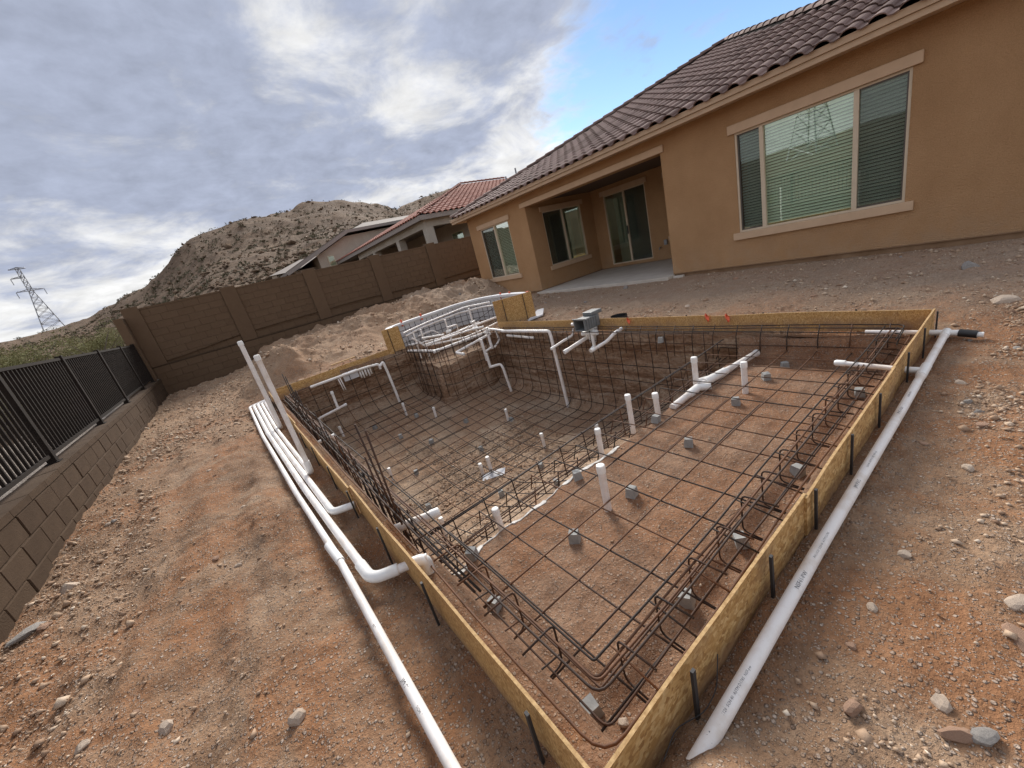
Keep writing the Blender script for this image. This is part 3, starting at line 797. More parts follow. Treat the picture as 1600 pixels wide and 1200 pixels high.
def wall_with_hole(axis_, c0, c1, a0, a1, z0, z1, holes):
    """axis_ 'x': slab between x=c0..c1 running along y a0..a1 ; 'y': slab between y=c0..c1 along x"""
    mb = MB()

    def b(u0, u1, w0, w1):
        if u1 - u0 < 1e-4 or w1 - w0 < 1e-4: return
        if axis_ == 'x': mb.box((c0, u0, w0), (c1, u1, w1))
        else: mb.box((u0, c0, w0), (u1, c1, w1))
    cur = a0
    for (h0, h1, k0, k1) in sorted(holes):
        b(cur, h0, z0, z1); b(h0, h1, z0, k0); b(h0, h1, k1, z1); cur = h1
    b(cur, a1, z0, z1); return mb


def build_house():
    H = thing('brown_house', (8.64, 6.6, 0), 'brown stucco house with tiled hip roof, wide window and recessed patio', 'house')
    FX = 8.64; ZT = 2.99
    mk('wall', wall_with_hole('x', FX, FX + .2, 0.1, 5.25, 0.115, ZT, [(1.42, 3.76, 0.75, 2.50)]), 'stucco', H)
    mk('wall', wall_with_hole('x', FX, FX + .2, 9.87, 13.2, 0.115, ZT, [(10.83, 12.50, 0.75, 2.50)]), 'stucco', H)
    mk('patio_beam', MB().box((FX, 5.252, 2.66), (FX + .32, 9.868, ZT)), 'stucco', H)
    mk('beam_trim', MB().box((FX - .045, 5.16, 2.665), (FX - .002, 10.06, 2.80)), 'trim', H, bevel=0.006)
    mk('wall', wall_with_hole('y', 9.87, 10.07, FX + .201, 11.7, 0.115, 2.85, [(9.30, 11.10, 0.75, 2.44)]), 'stucco', H)
    mk('wall', wall_with_hole('x', 11.7, 11.9, 5.05, 10.07, 0.115, 2.85, [(7.74, 9.36, 0.20, 2.48), (5.75, 7.02, 0.78, 2.42)]), 'stucco', H)
    mk('wall', MB().box((FX + .201, 5.05, 0.115), (11.699, 5.25, 2.85)), 'stucco', H)
    mk('wall', MB().box((FX + .201, 0.1, 0.115), (21.5, 0.3, ZT)), 'stucco', H)
    mk('wall', MB().box((FX + .201, 13.0, 0.115), (21.5, 13.2, ZT)), 'stucco', H)
    mk('wall', MB().box((21.501, 0.1, -.1), (21.7, 13.2, ZT)), 'stucco', H)
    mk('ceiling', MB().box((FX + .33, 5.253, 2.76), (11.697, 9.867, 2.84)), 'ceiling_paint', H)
    # foundation strip under the weep screed
    f = MB(); f.box((FX + .022, 0.12, -0.2), (FX + .18, 5.235, 0.112)); f.box((FX + .022, 9.885, -0.2), (FX + .18, 13.18, 0.112)); f.box((FX + .181, 9.885, -0.2), (11.69, 10.05, 0.112)); f.box((11.72, 5.1, -0.2), (11.88, 10.0, 0.112)); f.box((FX + .181, 5.07, -.2), (11.69, 5.235, 0.112))
    mk('foundation', f, 'foundation', H)
    for (a_, b_) in ((0.1, 5.25), (9.87, 13.2)): mk('weep_screed', MB().box((FX - .012, a_, 0.100), (FX + .02, b_, 0.114)), 'foundation', H)
    mk('patio_slab', MB().box((FX - .26, 5.24, -0.1), (11.71, 9.875, 0.095)), 'concrete', H, bevel=0.01)
    mk('patio_step', MB().box((FX - .1, 4.98, -0.1), (FX - .004, 5.22, 0.07)), 'concrete', H, bevel=0.01)
    # openings
    window(H, (FX, 1.42, 0.75), (0, 1, 0), (-1, 0, 0), 2.34, 1.75, [(0, 0.60, True), (0.60, 1.90, False), (1.90, 2.34, True)])
    window(H, (FX, 10.83, 0.75), (0, 1, 0), (-1, 0, 0), 1.67, 1.75, [(0, 0.83, False), (0.83, 1.67, True)], trim_ext=0.13)
    window(H, (9.30, 9.87, 0.75), (1, 0, 0), (0, -1, 0), 1.80, 1.69, [(0, 0.90, True), (0.90, 1.80, False)], blinds=False)
    window(H, (11.7, 7.74, 0.20), (0, 1, 0), (-1, 0, 0), 1.62, 2.28, [(0, 0.81, True), (0.81, 1.62, False)], blinds=False, name='sliding_door', door=True)
    window(H, (11.7, 5.75, 0.78), (0, 1, 0), (-1, 0, 0), 1.27, 1.64, [(0, 0.63, False), (0.63, 1.27, True)], blinds=False)
    mk('door_handle', MB().box((11.635, 8.50, 1.12), (11.665, 8.53, 1.38)), 'black_plastic', H)
    o = mk('outlet_box', MB().box((11.64, 7.18, 0.55), (11.698, 7.28, 0.70)), 'galvanised', H, bevel=0.006)
    mk('hose_bib', MB().tube([(11.70, 7.42, 0.50), (11.60, 7.42, 0.50), (11.58, 7.42, 0.44)], 0.016, 8), 'galvanised', H, True)
    # roof
    ex0, ey0, ey1, sl = 8.20, -0.30, 13.60, 0.381; ze = 3.10; run = (ey1 - ey0) / 2; px, py = ex0 + run, (ey0 + ey1) / 2; pzz = ze + sl * run; ex1 = 22.1
    r = MB()
    A, B, C, D = (ex0, ey0, ze), (ex0, ey1, ze), (ex1, ey1, ze), (ex1, ey0, ze); P = (px, py, pzz); Q = (ex1 - run, py, pzz)
    r.add([A, B, C, D, P, Q], [(0, 4, 1), (1, 4, 5, 2), (2, 5, 3), (3, 5, 4, 0)])
    R = mk('roof', r, 'underlay', H)
    tm = tile_mesh('roof_tile', 0.3, 0.43, 'roof_tile'); cm = cap_mesh('ridge_tile', 'roof_tile')
    roof_tiles(R, A, B, P, P, tm)
    ridge_caps(R, (ex0 + .05, ey1 - .05, ze + .05), (px, py, pzz + .06), cm); ridge_caps(R, (ex0 + .05, ey0 + .05, ze + .05), (px, py, pzz + .06), cm)
    for yy in (ey0 + .05, ey1 - .05): mk('hip_mortar', MB().tube([(ex0 + .1, yy, ze + .02), (px, py, pzz + .03)], 0.085, 8), 'underlay', R)
    e = MB()
    e.box((ex0 - .02, ey0, 3.035), (ex0 + .012, ey1, 3.125)); mk('fascia', e, 'fascia', H, bevel=0.004)
    e = MB(); e.box((ex0 + .013, ey0 + .01, 2.955), (ex0 + .045, ey1 - .01, 3.034)); mk('fascia', e, 'fascia', H, bevel=0.004)
    e = MB(); e.box((ex0 + .05, ey1 - .05, 2.955), (ex1, ey1 - .01, 3.10)); e.box((ex0 + .05, ey0 + .01, 2.955), (ex1, ey0 + .05, 3.10)); mk('fascia', e, 'fascia', H)
    e = MB(); e.box((ex0 + .046, ey0 + .06, 2.992), (ex1 - .1, ey1 - .06, 3.012)); mk('soffit', e, 'fascia', H)
    # vents on the ridge side
    for (x, y, h) in ((9.95, 12.0, 0.02), (10.25, 11.75, 0.10)):
        z = ze + sl * min(x - ex0, ey1 - y); mk('vent_pipe', MB().tube([(x, y, z - .05), (x, y, z + h + .30)], 0.03, 8), 'galvanised', R)


build_house()


def build_neighbours():
    # A: cream house with red tiles
    X0, Y0, ze = 9.4, 18.2, 4.15; Y1 = 34.6; run = (Y1 - Y0) / 2; sl = (6.91 - 4.15) / 8.2; X1 = 30
    H = thing('cream_house', (X0 + .5, Y0 + .5, 0.8), 'cream house with red tile hip roof and covered porch behind the block wall', 'house')
    A, B, C, D = (X0, Y0, ze), (X1, Y0, ze), (X1, Y1, ze), (X0, Y1, ze); P = (X0 + run, Y0 + run, ze + sl * run); Q = (X1 - run, Y0 + run, ze + sl * run)
    r = MB().add([A, B, C, D, P, Q], [(0, 1, 5, 4), (1, 2, 5), (2, 3, 4, 5), (3, 0, 4)]); R = mk('roof', r, 'underlay', H)
    tm = tile_mesh('roof_tile', 0.33, 0.46, 'red_tile'); cm = cap_mesh('ridge_tile', 'red_tile')
    fr_limit = 300
    roof_tiles(R, A, B, P, Q, tm, 0.33, 0.40, fr_limit)
    roof_tiles(R, D, A, P, P, tm, 0.33, 0.40, 0)
    ridge_caps(R, (X0 + .05, Y0 + .05, ze + .05), (P[0], P[1], P[2] + .05), cm, 0.38); ridge_caps(R, (P[0], P[1], P[2] + .05), (Q[0], Q[1], Q[2] + .05), cm, 0.38)
    mk('fascia', MB().box((X0, Y0 - .02, ze - .2), (X1, Y0 + .03, ze + .01)), 'neighbour_trim', H)
    mk('fascia', MB().box((X0 - .02, Y0 + .031, ze - .2), (X0 + .03, Y1, ze + .01)), 'neighbour_trim', H)
    mk('soffit', MB().box((X0 + .031, Y0 + .031, ze - .16), (X1 - .1, Y1 - .1, ze - .13)), 'neighbour_trim', H)
    # porch beam, columns, recessed walls
    b = MB(); b.box((X0 + .35, Y0 + .35, ze - .52), (X0 + .70, Y1 - 5, ze - .165)); b.box((X0 + .701, Y0 + .35, ze - .52), (X0 + 5, Y0 + .70, ze - .165)); mk('porch_beam', b, 'cream_stucco', H)
    for (x, y) in ((X0 + .33, Y0 + .33), (X0 + .33, Y0 + 3.95), (X0 + .33, Y0 + 8.1)):
        mk('column', MB().box((x, y, 0.6), (x + .42, y + .42, ze - .525)), 'cream_stucco', H, bevel=0.01)
    w = MB(); w.box((X0 + 3.6, Y0 + .6, 0.5), (X0 + 3.8, Y1 - 4, ze - .17)); w.box((X0 + 3.81, Y0 + .6, .5), (X1 - 1, Y0 + .8, ze - .17)); w.box((X0 + .4, Y1 - 4.9, .5), (X0 + 3.59, Y1 - 4.7, ze - .17)); mk('wall', w, 'neighbour_stucco', H)
    for (y, hh) in ((Y0 + 2.2, 1.2), (Y0 + 5.6, 2.1)):
        f = mk('window', MB().box((X0 + 3.54, y, 2.0), (X0 + 3.598, y + 1.3, 3.4)), 'frame', H); mk('pane', MB().box((X0 + 3.52, y + .06, 2.06), (X0 + 3.538, y + 1.24, 3.34)), 'glass_dark', f)
    # B: paler house with clipped gable
    H = thing('beige_house', (8.2, 34, 0.8), 'beige stucco house with grey roof and small square window, beyond the red roof', 'house')
    Y = 34.0
    out = [(8.1, 0.5), (20, 0.5), (20, 6.1), (10.6, 5.9), (8.1, 4.85)]
    v = [(x, Y, z) for x, z in out] + [(x, Y + 11, z) for x, z in out]; n = len(out)
    mk('wall', MB().add(v, [tuple(range(n)), tuple(range(2 * n - 1, n - 1, -1))] + [(i, (i + 1) % n, n + (i + 1) % n, n + i) for i in range(n)]), 'neighbour_stucco', H)
    R = MB(); R.add([(5.6, Y - .5, 3.98), (10.75, Y - .5, 6.12), (10.75, Y + 11.5, 6.12), (5.6, Y + 11.5, 3.98), (5.6, Y - .5, 4.20), (10.75, Y - .5, 6.34), (10.75, Y + 11.5, 6.34), (5.6, Y + 11.5, 4.20)],
                    [(3, 2, 1, 0), (4, 5, 6, 7), (0, 1, 5, 4), (1, 2, 6, 5), (2, 3, 7, 6), (3, 0, 4, 7)])
    ro = mk('roof', R, 'grey_tile', H)
    R = MB(); R.add([(10.76, Y - .5, 6.12), (20.4, Y - .5, 6.22), (20.4, Y + 11.5, 6.22), (10.76, Y + 11.5, 6.12), (13.2, Y + 2, 6.95), (18, Y + 2, 6.95), (18, Y + 9, 6.95), (13.2, Y + 9, 6.95)], [(3, 2, 1, 0), (4, 5, 6, 7), (0, 1, 5, 4), (1, 2, 6, 5), (2, 3, 7, 6), (3, 0, 4, 7)])
    mk('roof', R, 'grey_tile', H)
    tm = tile_mesh('roof_tile', 0.33, 0.46, 'grey_tile'); cm = cap_mesh('ridge_tile', 'grey_tile')
    mk('fascia', MB().beam((5.55, Y - .55, 3.98), (10.75, Y - .55, 6.14), 0.05, 0.24), 'neighbour_trim', H); mk('fascia', MB().beam((10.76, Y - .55, 6.16), (20, Y - .55, 6.27), 0.05, 0.22), 'neighbour_trim', H)
    f = mk('window', MB().box((8.78, Y - .06, 3.90), (9.32, Y - .002, 4.72)), 'frame', H); mk('pane', MB().box((8.84, Y - .08, 3.96), (9.26, Y - .061, 4.66)), 'glass_dark', f)
    mk('side_wall', MB().box((6.4, Y + 1.5, .5), (8.09, Y + 10, 4.25)), 'neighbour_stucco', H)
    f = mk('window', MB().box((7.45, Y + 1.44, 3.55), (7.95, Y + 1.498, 4.15)), 'frame', H); mk('pane', MB().box((7.5, Y + 1.42, 3.6), (7.9, Y + 1.439, 4.1)), 'glass', f)
    # C: low brown roof further off
    H = thing('distant_house', (7, 45, 1), 'low house with brown hip roof, furthest along the wall below the hill', 'house')
    mk('wall', MB().box((6.6, 45.3, .5), (16, 55, 5.0)), 'neighbour_stucco', H)
    A, B, C, D = (5.8, 44.6, 5.0), (17, 44.6, 5.0), (17, 56, 5.0), (5.8, 56, 5.0); P = (9.8, 48.6, 6.3); Q = (13, 48.6, 6.3)
    mk('roof', MB().add([A, B, C, D, P, Q], [(0, 1, 5, 4), (1, 2, 5), (2, 3, 4, 5), (3, 0, 4), (3, 2, 1, 0)]), 'grey_tile', H)
    mk('column', MB().box((6.1, 44.9, .6), (6.5, 45.28, 4.99)), 'neighbour_stucco', H)


build_neighbours()

# ================================================================== BLOCK WALLS AND FENCE
def block_mesh(name, l, d, h, mat, c=0.006):
    """block spanning x 0..l, z 0..h, front face at y=0 (towards -y), depth d"""
    x0, x1, z0, z1 = 0, l, 0, h
    vs = [(x0 + c, 0, z0 + c), (x1 - c, 0, z0 + c), (x1 - c, 0, z1 - c), (x0 + c, 0, z1 - c), (x0, c, z0), (x1, c, z0), (x1, c, z1), (x0, c, z1), (x0, d, z0), (x1, d, z0), (x1, d, z1), (x0, d, z1)]
    fs = [(0, 1, 2, 3), (0, 4, 5, 1), (1, 5, 6, 2), (2, 6, 7, 3), (3, 7, 4, 0), (4, 8, 9, 5), (5, 9, 10, 6), (6, 10, 11, 7), (7, 11, 8, 4)]
    return mesh_of(name, MB().add(vs, fs), mat)


BW_Y = 15.5


def build_back_wall():
    W = thing('block_wall', (4, BW_Y, 0), 'tall brown concrete block wall with pilasters across the back of the yard', 'wall')
    mk('core', MB().box((-1.84, BW_Y + .009, 0.90), (16, BW_Y + .16, 2.585)), 'mortar', W)
    mk('core', MB().box((-1.84, BW_Y - .035, -0.3), (16, BW_Y + .18, 0.895)), 'mortar', W)
    bm_ = block_mesh('block', 0.3935, 0.03, 0.194, 'block', 0.0045)
    fr = []; fh = []
    pil = [(-1.84, -1.46), (0.56, 0.98), (3.02, 3.44), (5.44, 5.86), (7.86, 8.28), (10.28, 10.70), (12.7, 13.1)]

    def blocked(x0, x1): return any(x0 < b - 0.004 and x1 > a + 0.004 for a, b in pil)
    for c in range(8):
        z = 0.945 + c * 0.2
        for (a, b) in zip([p[1] for p in pil[:-1]], [p[0] for p in pil[1:]]):
            x = a + 0.004; first = (c % 2 == 1)
            while x < b - 0.05:
                l = 0.2 if first else 0.4; first = False
                if x + l > b: l = b - x - 0.004
                if l < 0.04: break
                m = Matrix.Translation((x, BW_Y - 0.0 + random.uniform(-.0015, .0015), z)) @ Matrix.Diagonal((l / 0.4, 1, 1, 1))
                fr.append(m); x += l
    lower = []
    for c in range(5):
        z = -0.10 + c * 0.2; x = -1.83 - (0.2 if c % 2 else 0); k = 0
        while x < 13:
            x0 = max(x, -1.835); m = Matrix.Translation((x0, BW_Y - 0.05 + random.uniform(-.002, .002), z)) @ Matrix.Diagonal(((x + .4 - x0) / 0.4, 1, 1, 1)); lower.append(m); x += 0.4
    pieces(W, 'block', bm_, fr + lower, 300, 'block_field')
    for (a, b) in pil:
        lo = 0.93 if a > -1.8 else 0.93
        mk('pilaster', MB().box((a, BW_Y - .048, lo), (b, BW_Y + .20, 2.665)), 'block', W, bevel=0.008)
        for z in (1.35, 1.75, 2.15):
            mk('pilaster_joint', MB().box((a + .002, BW_Y - .0492, z), (b - .002, BW_Y - .0487, z + .006)), 'mortar', W)
    mk('ledge', MB().box((-1.84, BW_Y - .055, 0.896), (13, BW_Y - .003, 0.928)), 'block_old', W, bevel=0.004)
    cap = MB()
    for (a, b) in zip([p[1] for p in pil[:-1]], [p[0] for p in pil[1:]]): cap.box((a + .002, BW_Y - .004, 2.55), (b - .002, BW_Y + .165, 2.60))
    mk('cap_course', cap, 'block', W)


RX = -1.80


def build_fence_wall():
    W = thing('retaining_wall', (RX, 8, 0), 'low brown block retaining wall under the iron fence', 'wall')
    mk('core', MB().box((RX - .2, -6, -0.3), (RX - .012, BW_Y - .06, 0.50)), 'mortar', W)
    bm_ = block_mesh('block', 0.392, 0.03, 0.193, 'block_old', 0.008); fr = []
    u, v = Vector((0, -1, 0)), Vector((1, 0, 0))
    for c in range(4):
        z = -0.30 + c * 0.2
        y = BW_Y - 0.1 + (0.2 if c % 2 else 0)
        while y > 1.2:
            y1 = min(y, BW_Y - .07); l = y1 - (y - 0.4)
            m = Matrix(((0, 1 * -1, 0, RX + random.uniform(-.004, .004)), (1, 0, 0, y1 - l), (0, 0, 1, z), (0, 0, 0, 1))) @ Matrix.Diagonal((l / 0.4, 1, 1, 1))
            fr.append(m); y -= 0.4
    pieces(W, 'block', bm_, fr, 300, 'block_field')
    # cap course
    cb = MB().box((-.215, 0.003, 0), (0.008, 0.393, 0.062)); cmesh = mesh_of('cap_block', cb, 'block_old'); fr = []
    y = BW_Y - .46
    while y > 1.0:
        fr.append(Matrix.Translation((RX, y, 0.503 + random.uniform(-.002, .002)))); y -= 0.396
    pieces(W, 'cap_block', cmesh, fr, 300)
    # wall return at the corner
    mk('corner_pier', MB().box((RX - .24, BW_Y - .42, 0.567), (RX - .045, BW_Y + .12, 2.42)), 'block', W, bevel=0.006)
    F = thing('iron_fence', (RX - .13, 8, 0.567), 'dark brown iron picket fence on top of the retaining wall', 'fence')
    fx = RX - 0.13; y0, y1 = 1.0, BW_Y - .43
    for z in (1.655, 0.655):
        mk('rail', MB().box((fx - .019, y0, z - .019), (fx + .019, y1, z + .019)), 'fence_paint', F)
    posts = [1.90, 4.16, 6.42, 8.68, 10.94, 13.20, y1 - .03]
    pm = None
    for y in posts:
        p = mk('post', MB().box((fx - .038, y - .038, 0.56), (fx + .038, y + .038, 1.70)), 'fence_paint', F, bevel=0.003)
        mk('base_plate', MB().box((fx - .06, y - .06, 0.5665), (fx + .06, y + .06, 0.576)), 'fence_paint', p)
    pk = mesh_of('picket', MB().box((-.0125, -.0125, 0.675), (.0125, .0125, 1.635)), 'fence_paint'); fr = []
    for a, b in zip(posts[:-1], posts[1:]):
        n = 20
        for i in range(1, n): fr.append(Matrix.Translation((fx, a + (b - a) * i / n, 0)))
    pieces(F, 'picket', pk, fr, 300)


build_back_wall(); build_fence_wall()

# ================================================================== PYLONS, DESERT SHRUBS
def pylon(x, y, zb, zt, rot, label, hw=5.5):
    T = thing('power_pylon', (x, y, zb), label, 'pylon', 'lattice pylons of the power line'); T.rotation_euler = (0, 0, 0)
    H = zt - zb; c, s = math.cos(rot), math.sin(rot)

    def W(u, v, z): return (x + u * c - v * s, y + u * s + v * c, zb + z)

    def half(z):
        return np.interp(z / H, [0, 0.62, 1.0], [hw, 1.25, 1.0])
    cor = ((1, 1), (1, -1), (-1, -1), (-1, 1)); t = 0.22
    zs = [0, .12, .24, .35, .45, .54, .62, .70, .78, .86, .93, 1.0]
    for (a, b) in cor:
        mk('leg', MB().tube([W(a * half(z * H), b * half(z * H), z * H) for z in (0, .62, 1.0)], t, 5), 'galvanised', T)
    m = MB()
    for i in range(len(zs) - 1):
        z0, z1 = zs[i] * H, zs[i + 1] * H; h0, h1 = half(z0), half(z1)
        for k in range(4):
            a, b = cor[k], cor[(k + 1) % 4]
            m.tube([W(a[0] * h0, a[1] * h0, z0), W(b[0] * h1, b[1] * h1, z1)], 0.12, 4); m.tube([W(b[0] * h0, b[1] * h0, z0), W(a[0] * h1, a[1] * h1, z1)], 0.12, 4)
            m.tube([W(a[0] * h1, a[1] * h1, z1), W(b[0] * h1, b[1] * h1, z1)], 0.11, 4)
    mk('bracing', m, 'galvanised', T)
    for (zf, ua, ub) in ((0.655, -6.8, 6.4), (0.86, -5.6, -0.9), (0.995, -4.3, 3.9)):
        m = MB(); z = zf * H
        for v in (-.8, .8):
            m.tube([W(ua, 0, z - .3), W(0, v, z + .9), W(ub, 0, z - .3)], 0.15, 4); m.tube([W(ua, 0, z - .3), W(0, v, z - .4), W(ub, 0, z - .3)], 0.15, 4)
        for uu in np.linspace(ua, ub, 8): m.tube([W(uu, .3, z - .35), W(uu * .8, -.3, z + .6)], 0.08, 4)
        arm = mk('cross_arm', m, 'galvanised', T)
        if zf < 0.9:
            for uu in (ua, ub) if zf < 0.7 else (ua,):
                mk('insulator', MB().tube([W(uu, 0, z - .3), W(uu, 0, z - 4.2)], 0.22, 6), 'galvanised', arm)


a = math.radians(101.7); pylon(430 * math.cos(a), 430 * math.sin(a), 30.0, 73.0, math.radians(101.7 - 90), 'grey lattice power pylon standing on the desert skyline')
pylon(-174, 57, 7.0, 50.0, 1.9, 'second lattice power pylon, seen only as a reflection in the wide window')


def desert_shrub(x, y, h, w, label, group='desert shrubs behind the iron fence', leafy=520):
    az = math.degrees(math.atan2(y, x)); z = float(hd(np.array([az]), np.array([math.hypot(x, y)]))[0]) - 0.05
    S = thing('desert_shrub', (x, y, z), label, 'shrub', group)
    m = MB()
    tips = []
    for i in range(11):
        an = random.uniform(0, 6.28); sp = random.uniform(0.25, 0.9) * w; hh = random.uniform(0.6, 1.0) * h
        p0 = Vector((x, y, z)); p2 = Vector((x + sp * math.cos(an), y + sp * math.sin(an), z + hh)); p1 = (p0 + p2) / 2 + Vector((0, 0, .15 * h))
        m.tube([p0, p1, p2], [0.022, 0.014, 0.006], 5); tips.append((p1, p2))
    mk('stem', m, 'bark', S)
    cen, siz = [], []
    for (p1, p2) in tips:
        for k in range(6):
            f = random.uniform(0.25, 1.05); q = p1.lerp(p2, f) + Vector((random.gauss(0, .14 * w), random.gauss(0, .14 * w), random.gauss(0, .08 * h)))
            cen.append(q[:]); siz.append(random.uniform(0.16, 0.30) * w)
    V, F, t = clumps(np.array(cen), np.array(siz), 70, 0.055, 0.9)
    V = V - np.array([x, y, z]); o = np_mesh('crown', V, F, 'leaf', False, t); o.parent = S


SH = [(-4.2, 15.5, 2.0, 1.2), (-3.3, 18.5, 2.0, 1.1), (-5.8, 19.0, 2.2, 1.4), (-7.5, 16.0, 1.9, 1.3), (-4.5, 24.0, 2.1, 1.4), (-7.0, 24.5, 2.3, 1.6), (-10.5, 23.0, 2.1, 1.5), (-3.6, 12.0, 1.5, 0.9), (-5.4, 10.2, 1.4, 1.0), (-9.5, 31.0, 2.4, 1.7), (-5.5, 33.0, 2.4, 1.6), (-13.0, 33.0, 2.2, 1.7), (-4.4, 8.2, 1.1, 0.8), (-3.4, 29.0, 2.1, 1.3)]
for i, (x, y, h, w) in enumerate(SH):
    desert_shrub(x, y, h * 0.72, w, 'olive green desert shrub growing in the scrubland behind the iron fence')

# ================================================================== FORMS
def osb_strip(a, b, z0, z1, thick, wav=0.006, seed=0):
    """board from a to b (xy), slightly wavy along its length"""
    ax, ay = a; bx, by = b; L = math.hypot(bx - ax, by - ay); n = max(3, int(L / 0.12)); d = ((bx - ax) / L, (by - ay) / L); nn = (-d[1], d[0])
    vs = []
    for i in range(n + 1):
        t = i / n; w = wav * float(fbm(np.array([t * L * 1.3 + seed]), np.array([seed * 1.7]), seed=seed, oct=2)[0]); h = 0.006 * float(fbm(np.array([t * L * 1.1]), np.array([seed + 9.1]), seed=seed + 3, oct=2)[0])
        cx, cy = ax + d[0] * L * t + nn[0] * w, ay + d[1] * L * t + nn[1] * w
        for (s, z) in ((-1, z0), (1, z0), (1, z1 + h), (-1, z1 + h)): vs.append((cx + nn[0] * s * thick / 2, cy + nn[1] * s * thick / 2, z))
    fs = [(0, 3, 2, 1), (4 * n, 4 * n + 1, 4 * n + 2, 4 * n + 3)]
    for i in range(n):
        for k in range(4): fs.append((4 * i + k, 4 * i + (k + 1) % 4, 4 * i + 4 + (k + 1) % 4, 4 * i + 4 + k))
    return MB().add(vs, fs)


def form_side(label, a, b, cuts, z0, z1, stakes, side, seed):
    F = thing('wooden_form', ((a[0] + b[0]) / 2, (a[1] + b[1]) / 2, z0), label, 'form board')
    L = math.hypot(b[0] - a[0], b[1] - a[1]); d = ((b[0] - a[0]) / L, (b[1] - a[1]) / L); n = (-d[1] * side, d[0] * side)
    cs = [0] + cuts + [L]
    for i in range(len(cs) - 1):
        off = 0.0065 if i % 2 else -0.0065
        p = (a[0] + d[0] * (cs[i] - (.03 if i else 0)) + n[0] * off, a[1] + d[1] * (cs[i] - (.03 if i else 0)) + n[1] * off); q = (a[0] + d[0] * (cs[i + 1] - .004) + n[0] * off, a[1] + d[1] * (cs[i + 1] - .004) + n[1] * off)
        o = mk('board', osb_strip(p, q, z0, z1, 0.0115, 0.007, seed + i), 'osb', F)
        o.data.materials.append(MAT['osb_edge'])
        for p_ in o.data.polygons:
            if p_.normal.z > 0.7: p_.material_index = 1
    for s in stakes:
        x, y = a[0] + d[0] * s + n[0] * 0.030, a[1] + d[1] * s + n[1] * 0.030
        gzv = gz(x, y); tl = random.uniform(-.012, .012)
        mk('stake', MB().beam((x + d[0] * tl, y + d[1] * tl, gzv - 0.08), (x, y, z1 + random.uniform(.004, .02)), 0.016, 0.010, up=(n[0], n[1], 0)), 'stake_steel', F)
    return F


FZ0, FZ1 = -0.035, 0.185
form_side('long wooden form board beside the thick white pipe, held by black stakes', (PX0, PY0), (PX1, PY0), [1.42, 3.0], FZ0 - .07, FZ1, [0.40, 0.97, 1.45, 1.98, 2.52, 3.25, 3.78, 4.28], -1, 1)
form_side('long wooden form board beside the bundle of white pipes', (PX0, PY0 + .02), (PX0, PY1), [2.38, 4.85], FZ0 - .10, FZ1, [0.24, 1.0, 1.62, 2.3, 2.9, 3.6, 4.3, 5.1, 5.9, 6.7, 7.5], 1, 11)
form_side('wooden form board along the house side of the pool, behind the skimmer', (PX1, PY0 + .02), (PX1, 7.0), [1.9, 4.1], -0.01, FZ1, [0.5, 1.3, 2.2, 3.1, 4.0, 4.9, 5.7], -1, 21)
form_side('short wooden form board at the foot of the dirt mound', (PX0 + .02, PY1), (2.86, PY1), [1.3], -0.02, FZ1, [0.5, 1.2, 1.9], 1, 31)


# ================================================================== PVC
def pvc(name, path, r, label=None, cat='pipe', group=None, parent=None, caps=(), bells=(), fil=0.0, fittings=(), n=16):
    """pipe run; caps: list of path ends (0/1) closed with a slip cap; fittings: list of short thicker runs (paths)"""
    P = [Vector(p) for p in path]
    full = fillet(P, fil, 6) if fil > 0 else P
    if parent is None:
        b = P[0]; T = thing(name, (b.x, b.y, min(p.z for p in P) - r), label, cat, group)
        body = mk('tube', MB().tube(full, r, n), 'pvc', T, True)
    else:
        T = parent; body = mk('tube', MB().tube(full, r, n), 'pvc', T, True)
    smooth_fix(body)
    for e in caps:
        p, q = (full[0], full[1]) if e == 0 else (full[-1], full[-2]); d = (p - q).normalized()
        m = MB().tube([p - d * r * 1.5, p + d * r * 0.2, p + d * r * 0.55, p + d * r * 0.68], [r * 1.16, r * 1.16, r * 1.02, r * 0.62], n); smooth_fix(mk('cap', m, 'pvc_fitting', T, True))
    for (c, d, ln) in bells:
        c, d = Vector(c), Vector(d).normalized(); smooth_fix(mk('coupling', MB().tube([c - d * ln / 2, c + d * ln / 2], r * 1.17, n), 'pvc_fitting', T, True))
    for fp in fittings:
        smooth_fix(mk('elbow', MB().tube(fillet(fp, r * 1.5, 6), r * 1.17, n), 'pvc_fitting', T, True))
    return T


def smooth_fix(o):
    o.data.set_sharp_from_angle(angle=math.radians(40))


def print_line(T, p, d, n, size, text):
    """printed lettering along a pipe: p start on the surface, d along, n outward"""
    cu = bpy.data.curves.new('lettering', 'FONT'); cu.body = text; cu.size = size; cu.align_y = 'CENTER'; cu.resolution_u = 1
    tmp = bpy.data.objects.new('lettering', cu); col.objects.link(tmp)
    bpy.context.view_layer.update()
    me = bpy.data.meshes.new_from_object(tmp.evaluated_get(bpy.context.evaluated_depsgraph_get())); bpy.data.objects.remove(tmp); me.name = 'lettering'
    me.materials.clear(); me.materials.append(MAT['print_ink'])
    o = bpy.data.objects.new('lettering', me); col.objects.link(o); o.parent = T
    d = Vector(d).normalized(); n = Vector(n).normalized(); v = n.cross(d)
    m = Matrix.Identity(4)
    for i in range(3): m[i][0] = d[i]; m[i][1] = v[i]; m[i][2] = n[i]; m[i][3] = (Vector(p) + n * 0.0012 - wloc(T))[i]
    o.matrix_local = m


